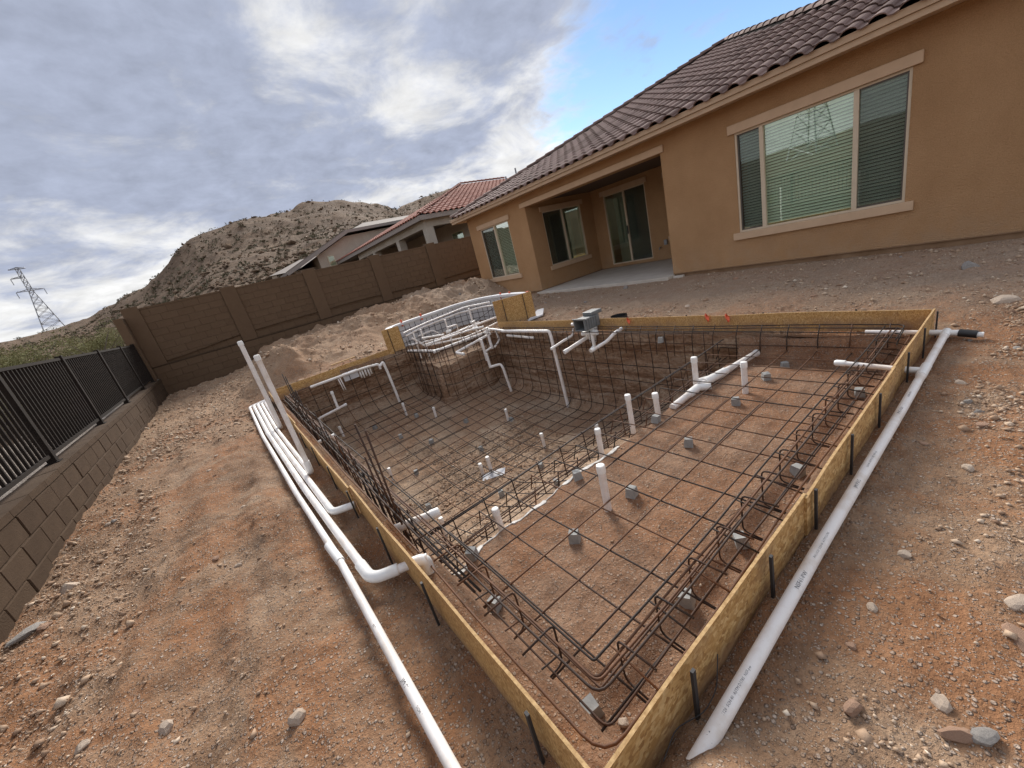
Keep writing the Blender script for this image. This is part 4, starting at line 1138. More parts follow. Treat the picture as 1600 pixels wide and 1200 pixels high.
# thick pipe beside the near form
PR = 0.0245; PYR, PZR = 0.450, 0.030
T = pvc('pvc_pipe', [(0.25, PYR - .004, PZR + .004), (1.6, PYR + .004, PZR), (3.0, PYR - .003, PZR), (4.52, PYR, PZR)], PR, 'thick white plastic pipe lying along the outside of the near form', 'pipe', n=20)
tx = 3.66; smooth_fix(mk('tee', MB().tube([(tx - .10, PYR, PZR), (tx + .10, PYR, PZR)], PR * 1.16, 20), 'pvc_fitting', T, True))
smooth_fix(mk('tee', MB().tube([(tx, PYR, PZR), (tx, PYR + .13, PZR)], PR * 0.95, 18), 'pvc_fitting', T, True))
smooth_fix(mk('branch', MB().tube([(tx, PYR + .1, PZR), (tx + .05, 0.93, 0.035)], 0.019, 16), 'pvc', T, True))
smooth_fix(mk('cap', MB().tube([(tx + .046, 0.89, 0.036), (tx + .052, 0.95, 0.035), (tx + .053, 0.96, 0.035)], [0.024, 0.024, 0.018], 16), 'pvc_fitting', T, True))
smooth_fix(mk('tee', MB().tube([(4.43, PYR, PZR), (4.56, PYR, PZR)], PR * 1.16, 20), 'pvc_fitting', T, True))
smooth_fix(mk('tee', MB().tube([(4.52, PYR - .09, PZR), (4.52, PYR + .12, PZR)], PR * 0.95, 18), 'pvc_fitting', T, True))
smooth_fix(mk('branch', MB().tube([(4.52, PYR + .1, PZR), (4.53, 0.95, 0.03)], 0.019, 16), 'pvc', T, True))
smooth_fix(mk('black_coupling', MB().tube([(4.52, PYR - .07, PZR), (4.505, PYR - .17, PZR - .008)], 0.030, 16), 'black_plastic', T, True))
smooth_fix(mk('plug', MB().tube([(4.505, PYR - .16, PZR - .008), (4.503, PYR - .20, PZR - .010)], 0.020, 12), 'pvc_fitting', T, True))
nrm = Vector((-0.1, -0.25, 1)).normalized()
for (x0, s, tx_) in ((0.64, 0.022, 'JM'), (0.70, 0.012, 'PVC-1120  SCH 40  ASTM D1785  NSF-pw'), (1.31, 0.021, 'NSF61-PW'), (1.50, 0.012, 'PVC-1120  SCH 40  ASTM D1785'), (2.05, 0.021, 'JM PVC'), (2.25, 0.012, 'SCH 40  ASTM D1785  NSF-pw'), (2.9, 0.020, 'PVC-1120'), (3.15, 0.013, 'ASTM D1785')):
    print_line(T, Vector((x0, PYR, PZR)) + nrm * PR, (1, 0, 0), nrm, s, tx_)

# bundle along the left form
r2 = 0.0215
yE = 8.38
T = pvc('pvc_pipe', [(0.28, yE + .06, 0.08), (-0.06, yE + .05, 0.055), (-0.055, 6.0, 0.05), (0.0, 3.6, 0.04), (0.045, 2.42, 0.03), (0.048, 1.6, 0.02), (0.05, 0.3, 0.02)], r2, 'longest white pipe of the bundle, running on past the form corner', 'pipe', 'white pipes lying beside the left form', fil=0.09)
smooth_fix(mk('coupling', MB().tube([(0.030, 2.60, 0.032), (0.047, 2.36, 0.03)], r2 * 1.22, 16), 'pvc_fitting', T, True))
n2 = Vector((-0.35, -0.15, 1)).normalized()
for (y0, s, t_) in ((2.2, 0.018, 'PVC-1120  SCH 40  ASTM D1785'), (1.72, 0.016, 'NSF-pw  SCH 40'), (1.36, 0.024, 'JM PVC'), (1.22, 0.016, 'SCH 40  ASTM D1785  NSF-pw  PVC-1120')):
    print_line(T, Vector((0.048, y0, 0.021)) + n2 * r2, (0, -1, 0), n2, s, t_)
rb = 0.0255
T = pvc('pvc_pipe', [(0.28, yE, 0.09), (0.005, yE - .02, 0.06), (0.01, 6.0, 0.055), (0.07, 3.6, 0.045), (0.135, 2.02, 0.04), (0.42, 1.90, 0.04)], rb, 'white pipe of the bundle turning into the pool through a large elbow', 'pipe', 'white pipes lying beside the left form', fil=0.06)
smooth_fix(mk('elbow', MB().tube(fillet([(0.126, 2.20, 0.042), (0.135, 2.02, 0.04), (0.27, 1.965, 0.04)], 0.07, 8), rb * 1.25, 18), 'pvc_fitting', T, True))
smooth_fix(mk('elbow', MB().tube(fillet([(0.345, 1.933, 0.04), (0.405, 1.905, 0.04), (0.405, 1.90, -0.10)], 0.05, 8), rb * 1.3, 18), 'pvc_fitting', T, True))
T = pvc('pvc_pipe', [(0.28, yE - .08, 0.10), (0.07, yE - .09, 0.065), (0.065, 6.0, 0.06), (0.10, 4.6, 0.05), (0.15, 2.96, 0.05), (0.30, 2.90, 0.05)], 0.026, 'white pipe of the bundle with a short elbow into the form', 'pipe', 'white pipes lying beside the left form', fil=0.06)
smooth_fix(mk('elbow', MB().tube(fillet([(0.145, 3.10, 0.05), (0.15, 2.96, 0.05), (0.25, 2.92, 0.05)], 0.06, 8), r2 * 1.25, 16), 'pvc_fitting', T, True))
T = pvc('pvc_pipe', [(0.29, yE - .14, 0.10), (0.13, yE - .15, 0.07), (0.12, 6.2, 0.06), (0.17, 3.98, 0.05), (0.178, 3.90, 0.05), (0.178, 3.90, 1.20)], r2, 'white pipe of the bundle turned upright as a tall capped standpipe', 'pipe', 'white pipes lying beside the left form', fil=0.05, caps=(1,))
smooth_fix(mk('elbow', MB().tube(fillet([(0.165, 4.03, 0.05), (0.178, 3.90, 0.05), (0.178, 3.90, 0.18)], 0.06, 8), r2 * 1.25, 16), 'pvc_fitting', T, True))
T = pvc('pvc_pipe', [(0.29, yE - .20, 0.10), (0.19, yE - .21, 0.07), (0.175, 6.12, 0.05), (0.175, 6.05, 0.05), (0.175, 6.05, 1.27)], 0.027, 'thinner white standpipe rising next to the tall capped one', 'pipe', 'white pipes lying beside the left form', fil=0.05, caps=(1,))

# upright stubs
STUB = [(1.56, 1.61, 0.335, 0.026, None, 'large capped white pipe stub standing alone in the middle of the shelf'),
        (3.60, 1.60, 0.300, 0.026, None, 'capped white pipe stub on the shelf near the white tee pipe'),
        (3.57, 2.06, 0.330, 0.027, None, 'capped white pipe stub rising from the elbow at the shelf edge'),
        (2.92, 2.09, 0.360, 0.026, None, 'tall capped white pipe stub at the shelf edge beside the tee pipe'),
        (2.63, 2.18, 0.330, 0.024, -0.30, 'capped white pipe stub at the shelf edge, second from the tee pipe'),
        (2.16, 2.17, 0.245, 0.024, -0.33, 'short capped white pipe stub at the middle of the shelf edge'),
        (1.03, 2.16, 0.22, 0.024, -0.38, 'short capped white pipe stub beside the chalky shelf edge')]
for (x, y, h, r, zb, lab) in STUB:
    z = pz(x, y) if zb is None else zb
    pvc('pipe_stub', [(x, y, z - 0.05), (x + random.uniform(-.006, .006), y + random.uniform(-.006, .006), z + h)], r, lab, 'pipe stub', 'capped white pipe stubs in the pool', caps=(1,), n=14)
FL = [(3.62, 3.64), (3.15, 4.32), (2.33, 7.6), (2.68, 6.98), (1.12, 7.9), (1.22, 5.8), (1.13, 3.85), (3.48, 5.68)]
for (x, y) in FL:
    # slide along the view ray so that the foot meets the floor
    z = pz(x, y)
    pvc('pipe_stub', [(x, y, z - 0.05), (x + random.uniform(-.01, .01), y + random.uniform(-.01, .01), z + random.uniform(.20, .27))], 0.024, 'short capped white pipe stub on the gravel floor of the deep pool', 'pipe stub', 'capped white pipe stubs on the pool floor', caps=(1,), n=12)
T = thing('main_drain', (2.28, 4.6, pz(2.28, 4.6)), 'pair of white drain stubs on a scrap of white sheet in the pool floor', 'drain')
for (x, y, h) in ((2.29, 4.57, .26), (2.22, 4.72, .16)): pvc('', [(x, y, pz(x, y) - .04), (x, y, pz(x, y) + h)], 0.027, parent=T, caps=(1,), n=12)
m = MB(); zz = pz(2.3, 4.5) + 0.015
m.add([(2.08, 4.50, zz), (2.36, 4.34, zz + .01), (2.46, 4.44, zz + .03), (2.32, 4.56, zz + .02), (2.15, 4.60, zz + .01), (2.08, 4.50, zz - .004), (2.36, 4.34, zz + .006), (2.46, 4.44, zz + .026), (2.32, 4.56, zz + .016), (2.15, 4.60, zz + .006)], [(0, 1, 2, 3, 4), (9, 8, 7, 6, 5)] + [(i, (i + 1) % 5, 5 + (i + 1) % 5, 5 + i) for i in range(5)]); mk('sheet', m, 'foam', T)

# tee run along the shelf edge towards the house
z = ZSH + 0.045
T = pvc('tee_pipe', [(3.05, 2.02, z - .03), (3.67, 2.00, z), (4.10, 1.92, z), (4.55, 1.86, z + .01)], 0.034, 'white pipe run with tee lying at the shelf edge', 'pipe', caps=(1,))
smooth_fix(mk('tee', MB().tube([(3.62, 2.0, z), (3.95, 1.945, z)], 0.043, 16), 'pvc_fitting', T, True)); smooth_fix(mk('tee', MB().tube([(3.70, 2.0, z), (3.56, 2.06, z + .01)], 0.040, 16), 'pvc_fitting', T, True)); smooth_fix(mk('coupling', MB().tube([(3.34, 2.01, z - .015), (3.50, 2.005, z - .008)], 0.041, 16), 'pvc_fitting', T, True))
smooth_fix(mk('outlet', MB().tube([(3.50, 2.0, z - .01), (3.56, 1.90, z + .0)], 0.036, 14), 'pvc_fitting', T, True))

# plumbing on the walls
pvc('wall_pipe', [(4.47, 6.6, 0.05), (4.47, 5.17, 0.05), (4.46, 5.14, -0.05), (4.40, 5.02, -1.42)], 0.030, 'white pipe dropping down the dig wall on the house side', 'pipe', fil=0.05)
pvc('return_pipe', [(4.62, 4.72, 0.05), (4.60, 4.74, -0.06), (4.36, 4.78, -0.10), (4.12, 4.80, -0.14)], 0.022, 'short white return pipe poking out between wall pipe and skimmer', 'pipe', fil=0.04, caps=(1,))
pvc('return_pipe', [(4.62, 3.72, 0.05), (4.50, 3.78, 0.01), (4.40, 3.85, -0.08), (4.12, 3.92, -0.13)], 0.026, 'bent white return pipe poking out beside the skimmer, on the shelf side', 'pipe', fil=0.06, caps=(1,))
S = thing('skimmer', (4.6, 4.28, 0.0), 'grey plastic skimmer box set into the form with white plumbing below', 'skimmer')
m = MB(); y0, y1, z0, z1, x0, x1 = 4.19, 4.41, 0.09, 0.27, 4.34, 4.70; tk = 0.014
m.box((x0, y0, z0), (x1, y0 + tk, z1)); m.box((x0, y1 - tk, z0), (x1, y1, z1)); m.box((x0, y0 + tk, z0), (x1, y1 - tk, z0 + tk)); m.box((x0, y0 + tk, z1 - tk), (x1, y1 - tk, z1)); m.box((x1 - .02, y0 + tk, z0 + tk), (x1 - .001, y1 - tk, z1 - tk))
mk('throat', m, 'grey_plastic', S, bevel=0.004)
for i in range(5): mk('rib', MB().box((x0 + .05 + i * .055, y0 - .012, z0 + .01), (x0 + .062 + i * .055, y0 - .001, z1 - .01)), 'grey_plastic', S)
mk('flange', MB().box((x0 - .004, y0 - .02, z1 - .002), (x0 + .02, y1 + .02, z1 + .016)), 'grey_plastic', S)
mk('basket_housing', MB().box((4.56, 4.20, 0.272), (4.80, 4.40, 0.33)), 'grey_plastic', S, bevel=0.01)
mk('basket_housing', MB().tube([(4.60, 4.30, 0.09), (4.60, 4.30, -0.16)], [0.10, 0.07], 14), 'pvc_fitting', S, True)
mk('plug', MB().tube([(4.36, 4.42, 0.20), (4.36, 4.47, 0.20)], 0.025, 10), 'pvc_fitting', S, True)
smooth_fix(mk('suction_pipe', MB().tube([(4.62, 4.36, -0.06), (4.10, 4.47, -0.17)], 0.031, 14), 'pvc', S, True)); smooth_fix(mk('cap', MB().tube([(4.14, 4.461, -0.162), (4.08, 4.475, -0.174)], 0.036, 14), 'pvc_fitting', S, True))
smooth_fix(mk('tee', MB().tube([(4.50, 4.10, 0.02), (4.50, 4.42, 0.0)], 0.036, 14), 'pvc_fitting', S, True)); smooth_fix(mk('drain_elbow', MB().tube(fillet([(4.50, 4.22, 0.0), (4.50, 4.22, -0.22), (4.40, 4.22, -0.25)], .05, 6), 0.034, 14), 'pvc_fitting', S, True))
top('drain_collar', MB().tube([(5.0, 4.05, -0.05), (5.0, 4.05, 0.15)], 0.13, 20, cap=False).tube([(5.0, 4.05, 0.15), (5.0, 4.05, -0.05)], 0.115, 20, cap=False).tube([(5.0, 4.05, 0.02), (5.0, 4.05, 0.021)], 0.116, 20), 'black_plastic', 'black round plastic collar in the dirt behind the skimmer', 'collar', smooth=False, origin=(5.0, 4.05, 0.0))

y = 8.33
T = pvc('manifold_pipe', [(0.98, y, 0.03), (1.35, y, 0.03), (2.05, y, 0.02), (2.36, y, -0.01), (2.37, y, -0.12)], 0.026, 'white pipe manifold with drops under the short form board', 'pipe', fil=0.04)
for x in (1.50, 1.54): mk('drop', MB().tube([(x, y, 0.02), (x + .02, y - .02, -0.26)], 0.012, 8), 'pvc', T, True)
m = MB()
for i, x in enumerate((1.95, 2.0, 2.06, 2.12, 2.17)): m.tube([(x, y + .03, 0.0), (x, y + .02, -0.16 - .02 * (i % 2))], 0.018, 8)
mk('manifold_block', m, 'pvc', T, True); mk('foam_scrap', MB().box((1.62, y + .05, -0.12), (1.92, y + .09, 0.05)), 'foam', T)
pvc('wall_pipe', [(2.36, y - .02, -0.06), (2.46, y - .02, 0.0), (2.47, y - .05, -0.2), (2.47, y - .14, -0.93)], 0.028, 'white pipe dropping down the dig wall below the manifold', 'pipe', fil=0.03)
pvc('corner_pipe', [(1.27, 8.15, -0.17), (1.26, 8.13, -0.50), (1.24, 8.12, -0.52)], 0.026, 'short white upright pipe above the bent corner pipe', 'pipe', caps=(0,))
pvc('corner_pipe', [(1.42, 8.12, -0.50), (1.24, 8.12, -0.52), (0.86, 8.13, -0.56), (0.86, 8.13, -0.92)], 0.026, 'bent white pipe low in the back corner of the dig', 'pipe', fil=0.05, caps=(0,))
pvc('wall_stub', [(0.40, 5.4, -0.16), (0.66, 5.4, -0.16)], 0.024, 'short white pipe poking from the dig wall behind the dark bars', 'pipe', caps=(1,))
pvc('wall_stub', [(0.36, 2.62, -0.12), (0.72, 2.46, -0.11)], 0.031, 'capped white pipe poking into the pool beside the large elbow', 'pipe', caps=(1,))

# ================================================================== SPA
SPA_OUT = [(2.84, 8.62), (3.00, 9.05), (3.60, 9.20), (4.30, 9.20), (5.05, 9.30), (5.55, 8.95), (5.72, 8.20), (5.66, 7.45), (5.45, 6.70)]


def build_spa():
    S = thing('spa_form', (4.4, 8.2, 0.0), 'raised spa form of oriented strand panels and white foam ring', 'spa form')
    for lab, a, b, z0, z1, sd_ in (('l', (2.74, 8.60), (3.10, 8.50), 0.08, 0.60, 51), ('r', (4.70, 7.02), (5.44, 6.60), 0.06, 0.62, 55)):
        o = mk('panel', osb_strip(a, b, z0, z1, 0.014, 0.003, sd_), 'osb', S)
    for (a, b) in (((4.86, 6.905), 0.6), ((5.25, 6.68), 0.62)): mk('stake', MB().beam((a[0], a[1] - .018, 0.0), (a[0], a[1] - .018, b), 0.012, 0.01), 'stake_steel', S)
    mk('stake', MB().beam((2.86, 8.55, 0.0), (2.86, 8.55, .58), 0.012, 0.01), 'stake_steel', S)
    # foam ring: flat top edge and inner sheet
    pts = fillet([(x, y, 0) for x, y in SPA_OUT], 0.5, 5); n = len(pts); vs = []; cen = Vector((4.35, 8.0, 0)); w = 0.16
    tops = [0.585 + 0.035 * i / n for i in range(n)]
    for i, p in enumerate(pts):
        d = (cen - p); d.z = 0; d.normalize(); q = p + d * w; t = tops[i]
        vs += [(p.x, p.y, t), (q.x, q.y, t), (q.x, q.y, t - .05), (p.x, p.y, t - .05)]
    fs = [(0, 1, 2, 3), (4 * n - 1, 4 * n - 2, 4 * n - 3, 4 * n - 4)]
    for i in range(n - 1):
        for k in range(4): fs.append((4 * i + k, 4 * i + 4 + k, 4 * i + 4 + (k + 1) % 4, 4 * i + (k + 1) % 4))
    mk('foam_rim', MB().add(vs, fs), 'foam', S)
    vs = []
    for i, p in enumerate(pts):
        d = (cen - p); d.z = 0; d.normalize(); q = p + d * .05; r_ = p + d * .085; t = tops[i] - .052
        vs += [(q.x, q.y, t), (r_.x, r_.y, t), (r_.x, r_.y, -.3), (q.x, q.y, -.3)]
    mk('foam_sheet', MB().add(vs, fs), 'foam', S)
    for (x, y) in ((3.42, 9.10), (3.95, 9.12), (5.62, 8.0), (5.60, 7.6)):
        o = mk('orange_mark', MB().box((x - .02, y - .045, .50), (x + .02, y - .025, .66)), 'orange_paint', S)
    mk('orange_mark', MB().box((5.40, 6.68, .626), (5.47, 6.74, .634)), 'orange_paint', S)
    # plumbing inside the spa
    T = thing('spa_plumbing', (4.2, 7.8, 0.0), 'tangle of white pipes looping round the inside of the spa', 'plumbing')
    loop0 = [(3.12, 8.42, 0.02), (3.25, 7.28, 0.02), (4.45, 7.14, 0.04), (4.62, 7.12, 0.05)]
    runs = [(loop0, .030), ([(4.47, 6.4, .05), (4.55, 7.3, 0.08), (5.2, 7.5, .10)], .028),
            ([(3.3, 8.75, .30), (3.8, 8.95, .34), (4.9, 8.98, .38), (5.35, 8.5, .40), (5.4, 7.4, .42)], .026), ([(3.2, 8.5, .12), (3.7, 7.9, .12), (4.6, 7.75, .16), (5.3, 7.4, .22)], .026),
            ([(3.15, 8.45, .42), (3.9, 8.7, .45), (5.0, 8.75, .5), (5.35, 8.1, .5)], .022), ([(3.2, 8.2, .30), (3.4, 8.1, .05), (4.1, 7.5, .02), (4.6, 7.4, .06)], .026),
            ([(4.85, 8.3, .5), (4.85, 8.3, -.2)], .026), ([(4.2, 8.4, .42), (4.2, 8.4, -.25)], .024), ([(3.5, 8.3, .40), (3.5, 8.3, -.25)], .024), ([(3.35, 8.4, .36), (3.35, 8.4, -.25)], .024), ([(4.4, 7.5, .30), (4.45, 7.5, -.28)], .026),
            ([(4.0, 8.0, .28), (4.25, 8.0, .28), (4.3, 8.1, .1), (4.9, 8.1, .14)], .020), ([(3.6, 8.8, .2), (4.0, 8.8, .22), (4.1, 8.7, .1)], .020), ([(3.3, 7.9, .26), (3.75, 7.75, .20)], .022), ([(3.25, 7.7, .14), (4.2, 7.4, .16), (4.5, 7.3, .14)], .024)]
    for p, r in runs: smooth_fix(mk('tube', MB().tube(fillet(p, .03, 4), r * .85, 12), 'pvc', T, True))
    for c in ((3.25, 7.28, .02), (4.45, 7.14, .04), (4.85, 8.3, .16), (4.2, 8.4, .12), (4.4, 7.5, .14)): smooth_fix(mk('tee', MB().tube([(c[0] - .06, c[1], c[2]), (c[0] + .06, c[1] - .01, c[2])], .036, 12), 'pvc_fitting', T, True))
    T = thing('step_plumbing', (4.3, 6.9, -0.4), 'stepped white pipe hanging on the dig wall below the spa', 'plumbing')
    for p, r in (([(4.36, 6.98, 0.16), (4.36, 6.98, -0.16), (4.34, 6.93, -0.30)], .030), ([(4.12, 6.92, -0.02), (4.12, 6.90, -0.48)], .030), ([(4.34, 6.93, -0.26), (4.12, 6.92, -0.30)], .022), ([(4.08, 6.80, -0.30), (4.08, 6.78, -0.62)], .030), ([(4.06, 6.76, -0.60), (4.26, 6.66, -0.60), (4.26, 6.6, -0.66), (4.26, 6.52, -1.20)], .028), ([(4.55, 6.95, 0.08), (4.55, 6.90, -0.18), (4.38, 6.9, -0.28)], .022)):
        smooth_fix(mk('tube', MB().tube(fillet(p, .04, 4), r, 12), 'pvc', T, True))
    pvc('bent_pipe', [(4.45, 7.02, 0.0), (3.55, 7.08, -0.12), (3.62, 6.88, -0.16)], 0.026, 'bent white pipe end sticking out under the spa front', 'pipe', fil=.04, caps=(1,))
    pvc('loose_pipe', [(4.5, 6.5, -.05), (4.52, 5.7, -.10)], 0.024, 'loose straight white pipe on the dig wall beside the spa corner', 'pipe')
    top('foam_offcut', MB().add([(5.15, 6.55, .05), (5.55, 6.50, .06), (6.0, 6.95, .09), (5.86, 7.02, .09), (5.15, 6.55, .08), (5.55, 6.50, .09), (6.0, 6.95, .12), (5.86, 7.02, .12)], [(3, 2, 1, 0), (4, 5, 6, 7), (0, 1, 5, 4), (1, 2, 6, 5), (2, 3, 7, 6), (3, 0, 4, 7)]), 'foam', 'white foam offcut leaning at the foot of the spa panel', 'foam')


build_spa()
top('timber_offcut', MB().beam((1.55, 8.72, 0.24), (2.05, 8.70, 0.25), 0.05, 0.02), 'osb_edge', 'pale timber offcut lying behind the short form board', 'timber')

# ================================================================== REBAR
RB = 0.0050


def bar(parent, path, r=RB, n=6, fil=0.05, name='bar', wob=0.004):
    p = [Vector(q) for q in path]
    if fil: p = fillet(p, fil, 4)
    ph = [random.uniform(0, 6.28) for _ in range(6)]; acc = 0.0; j = []
    for i, q in enumerate(p):
        if i: acc += (q - p[i - 1]).length
        k = wob * 1.3
        j.append(q + Vector((k * math.sin(acc * 2.1 + ph[0]) + k * .5 * math.sin(acc * 5.3 + ph[1]), k * math.sin(acc * 2.4 + ph[2]) + k * .5 * math.sin(acc * 4.7 + ph[3]), k * .6 * math.sin(acc * 2.7 + ph[4]))))
    return mk(name, MB().tube(j, r, n), 'rebar', parent, True)


GX = [1.213 + 0.257 * k for k in range(-3, 14)]
GYS = [0.78, 1.04, 1.304, 1.57, 1.83]
ZM = -0.18


def lin(a, b, n): return [Vector(a).lerp(Vector(b), i / n) for i in range(n + 1)]


def build_rebar():
    S = thing('rebar_mat', (2.4, 1.3, ZM), 'flat rusty rebar grid over the shallow pool shelf', 'rebar')
    for x in GX:
        bar(S, lin((x, 0.66, ZM), (x, 2.28, ZM + .006), 4) + [(x, 2.34, ZM - .15)], fil=0)
    for y in GYS:
        bar(S, lin((0.47, y, ZM + .012), (4.55, y, ZM + .012), 8), fil=0)
        if y > 1.2: bar(S, [(x, y + .010 + .006 * math.sin(x * 3), ZM + .010) for x in (2.3 - .2 * y, 2.6, 3.2)], RB * .95, fil=0)
    # bond beam along the near and left forms, with stirrups
    Bm = thing('rebar_beam', (0.5, 0.75, -0.1), 'rusty rebar beam cage with stirrups bent round the near pool corner', 'rebar')
    for (d, z, r) in ((0.100, 0.0, 0.0060), (0.20, 0.055, 0.0054), (0.235, 0.045, 0.0056), (0.250, 0.035, 0.0054), (0.225, -0.16, 0.0052), (0.285, 0.06, 0.0050), (0.15, -0.15, 0.0050), (0.29, -0.10, 0.0048)):
        p = [(4.60, PY0 + d, z)] + lin((4.3, PY0 + d, z), (0.62, PY0 + d, z), 8) + [(PX0 + d, PY0 + d, z)] + lin((PX0 + d, 1.0, z), (PX0 + d, 8.3, z), 14)
        bar(Bm, p, r, 6, 0.07 if d < .1 else 0.10, 'bar', .004)
    for (d, z) in ((0.16, 0.02), (0.19, 0.0)): bar(Bm, lin((PX0 + d, 1.5, z), (PX0 + d, 8.2, z), 10), .007, 6, 0)

    def stirrup(o, u, wdt, zt, zb):
        o = Vector(o); u = Vector(u); Zv = Vector((0, 0, 1))
        p = [o + u * wdt + Zv * zt, o + Zv * zt, o + Zv * (zb + .0), o + u * wdt * .75 + Zv * (zb - .01)]
        bar(Bm, p, 0.0046, 6, 0.035, 'stirrup', .003)
    for x in GX[1:]: stirrup((x + .012, PY0 + 0.285, 0), (0, -1, 0), 0.17, 0.05, ZM + .005); bar(Bm, [(x - .02, PY0 + .30, 0.04), (x - .02, PY0 + .07, .0)], .0042, 6, 0, 'tie_bar')
    y = 1.06
    while y < 2.1: stirrup((PX0 + 0.285, y, 0), (-1, 0, 0), 0.17, 0.05, ZM + .005); bar(Bm, [(PX0 + .30, y + .02, -0.14), (PX0 + .06, y + .02, -.10)], .0042, 6, 0, 'tie_bar'); y += .257
    # far side beam
    Fb = thing('rebar_beam', (4.45, 4, 0.0), 'rebar beam bars along the house side form', 'rebar')
    for (d, z) in ((0.09, 0.075), (0.14, 0.06), (0.18, 0.03), (0.19, -0.12)):
        bar(Fb, [(4.2, PY0 + .14, z), (PX1 - d, PY0 + .16, z)] + lin((PX1 - d, 1.0, z), (PX1 - d, 6.9, z), 12), RB, 6, 0.06)
    for x in np.arange(0.8, 6.9, .257): bar(Fb, [(PX1 - .10, x, 0.09), (PX1 - .17, x, -0.02), (PX1 - .19, x, -0.30)], .005, 6, .03, 'tie_bar')
    for k in range(9): y = PY0 + .18 + .0 * k
    # step truss
    St = thing('rebar_truss', (2.4, 2.2, -0.2), 'rebar truss with upright ties along the shelf edge', 'rebar')
    for (y, z) in ((2.20, -0.055), (2.24, -0.075), (2.18, -0.27), (2.25, -0.30), (2.30, -0.34)): bar(St, lin((0.55, y, z), (4.5, y, z), 9), RB, 6, 0)
    for x in GX: bar(St, [(x + .03, 2.22, -0.045), (x + .03, 2.20, -0.05), (x + .035, 2.19, -0.33)], .0046, 6, .012, 'tie_bar')
    # deep cage
    D = thing('rebar_cage', (2.4, 5.2, -1.4), 'rebar cage lining the floor and walls of the deep pool', 'rebar')
    xl, xr = 0.52, 4.47; off = 0.075

    def fz(y): return float(zfloor(np.array([y]))[0]) + off
    ys = np.arange(2.42, 8.3, .257)
    for y in ys:
        z = fz(y); far = xr if y < 7.1 else 3.07
        path = [(xl, y, 0.06)] + lin((xl, y, -0.3), (xl, y, z), 2)[0:] + lin((xl + .35, y, z), (far - .35, y, z), 6) + [(far, y, z), (far, y, -0.3), (far, y, 0.06 if y < 7.1 else -0.05)]
        bar(D, path, 0.0060, 5, 0.20, 'bar', .007)
    for x in np.arange(0.70, 4.45, .257):
        yb = 8.36 if x < 3.1 else 7.04
        path = [(x, 2.28, -0.30), (x, 2.36, -0.60)] + [(x, yy, fz(yy)) for yy in (2.7, 3.2, 3.8, 4.5, 5.4, 6.3, min(7.3, yb - .3))]
        path += [(x, yb - .25 if yb > 8 else yb - .12, fz(yb - .2)), (x, yb, fz(yb) + .25), (x, yb, -0.25), (x, yb, 0.06)]
        bar(D, path, 0.0060, 5, 0.14, 'bar', .007)
        if random.random() < .6:
            y0 = random.uniform(3.0, 5.0); bar(D, [(x + .03, yy, fz(yy) + .012) for yy in np.linspace(y0, y0 + 1.6, 6)], 0.0058, 5, 0, 'lap_bar', .006)
    for y in ys[::2]:
        x0 = random.uniform(.8, 2.4); bar(D, [(xx, y + .03, fz(y) + .012) for xx in np.linspace(x0, x0 + 1.4, 5)], 0.0058, 5, 0, 'lap_bar', .006)
    for z in (0.03, -0.22, -0.47, -0.72, -0.98):
        bar(D, [(xl, 2.3, z)] + lin((xl, 3, z), (xl, 8.1, z), 7) + [(xl, 8.37, z)] + lin((.9, 8.37, z), (2.9, 8.37, z), 4) + [(3.06, 8.37, z), (3.08, 7.45, z), (3.35, 7.05, z), (4.1, 7.03, z), (4.42, 6.98, z)] + lin((xr, 6.5, z), (xr, 2.35, z), 7), 0.0060, 5, 0.16, 'bar', .008)
    for z in (-1.2,): bar(D, lin((xr - .02, 6.9, z), (xr - .02, 3.2, z), 5), 0.0060, 5, 0)
    # extra verticals, close-set at the left wall
    y = 2.5
    while y < 8.2:
        bar(D, [(xl - .02, y, random.uniform(-.02, .14)), (xl - .02, y + .01, -0.4), (xl + .0, y + .02, fz(y) + .1)], 0.0060, 5, 0, 'bar', .010); y += .14
    x = 3.1
    for (x, y) in ((3.07, 8.2), (3.07, 8.0), (3.08, 7.8), (3.08, 7.6), (3.12, 7.4), (3.22, 7.22), (3.35, 7.08)):
        bar(D, [(x, y, 0.3), (x, y, -0.5), (x - .02, y - .03, -0.95)], 0.0060, 5, 0, 'bar', .006)
    for (y, zt) in ((2.66, .69), (2.52, .67), (2.92, .35), (6.45, .68), (6.12, .68), (5.83, .60), (5.45, .57), (5.1, .42), (4.7, .38), (4.35, .30), (3.95, .28), (3.5, .26)):
        bar(D, [(xl - .04, y, zt), (xl - .03, y + .03, 0), (xl, y + .05, -0.6), (xl + .05, y + .06, fz(y) + .1)], .0075 if y < 3 else .006, 6, 0, 'tall_bar', .006)
    # spa mesh
    M_ = thing('rebar_spa_cage', (4.2, 7.9, 0.1), 'dark rebar mesh standing inside the white foam spa ring', 'rebar')
    front = fillet([(3.10, 8.45, 0), (3.22, 7.25, 0), (4.60, 7.08, 0)], .25, 6); back = fillet([(x + (4.35 - x) * .12, y + (8.0 - y) * .12, 0) for x, y in SPA_OUT], .5, 4)

    def resample(P, st):
        out = [P[0]]; acc = 0
        for a, b in zip(P[:-1], P[1:]):
            L = (b - a).length; t = st - acc
            while t < L: out.append(a.lerp(b, t / L)); t += st
            acc = (acc + L) % st
        return out
    for P, st, zt in ((front, .15, .12), (back, .16, .52)):
        for q in resample(P, st): bar(M_, [(q.x, q.y, zt), (q.x, q.y, -.22)], .0062, 5, 0, 'bar', .006)
        for z in (np.arange(-.15, zt, .14)): bar(M_, [(q.x, q.y, z) for q in P], .0062, 5, 0, 'bar', .006)
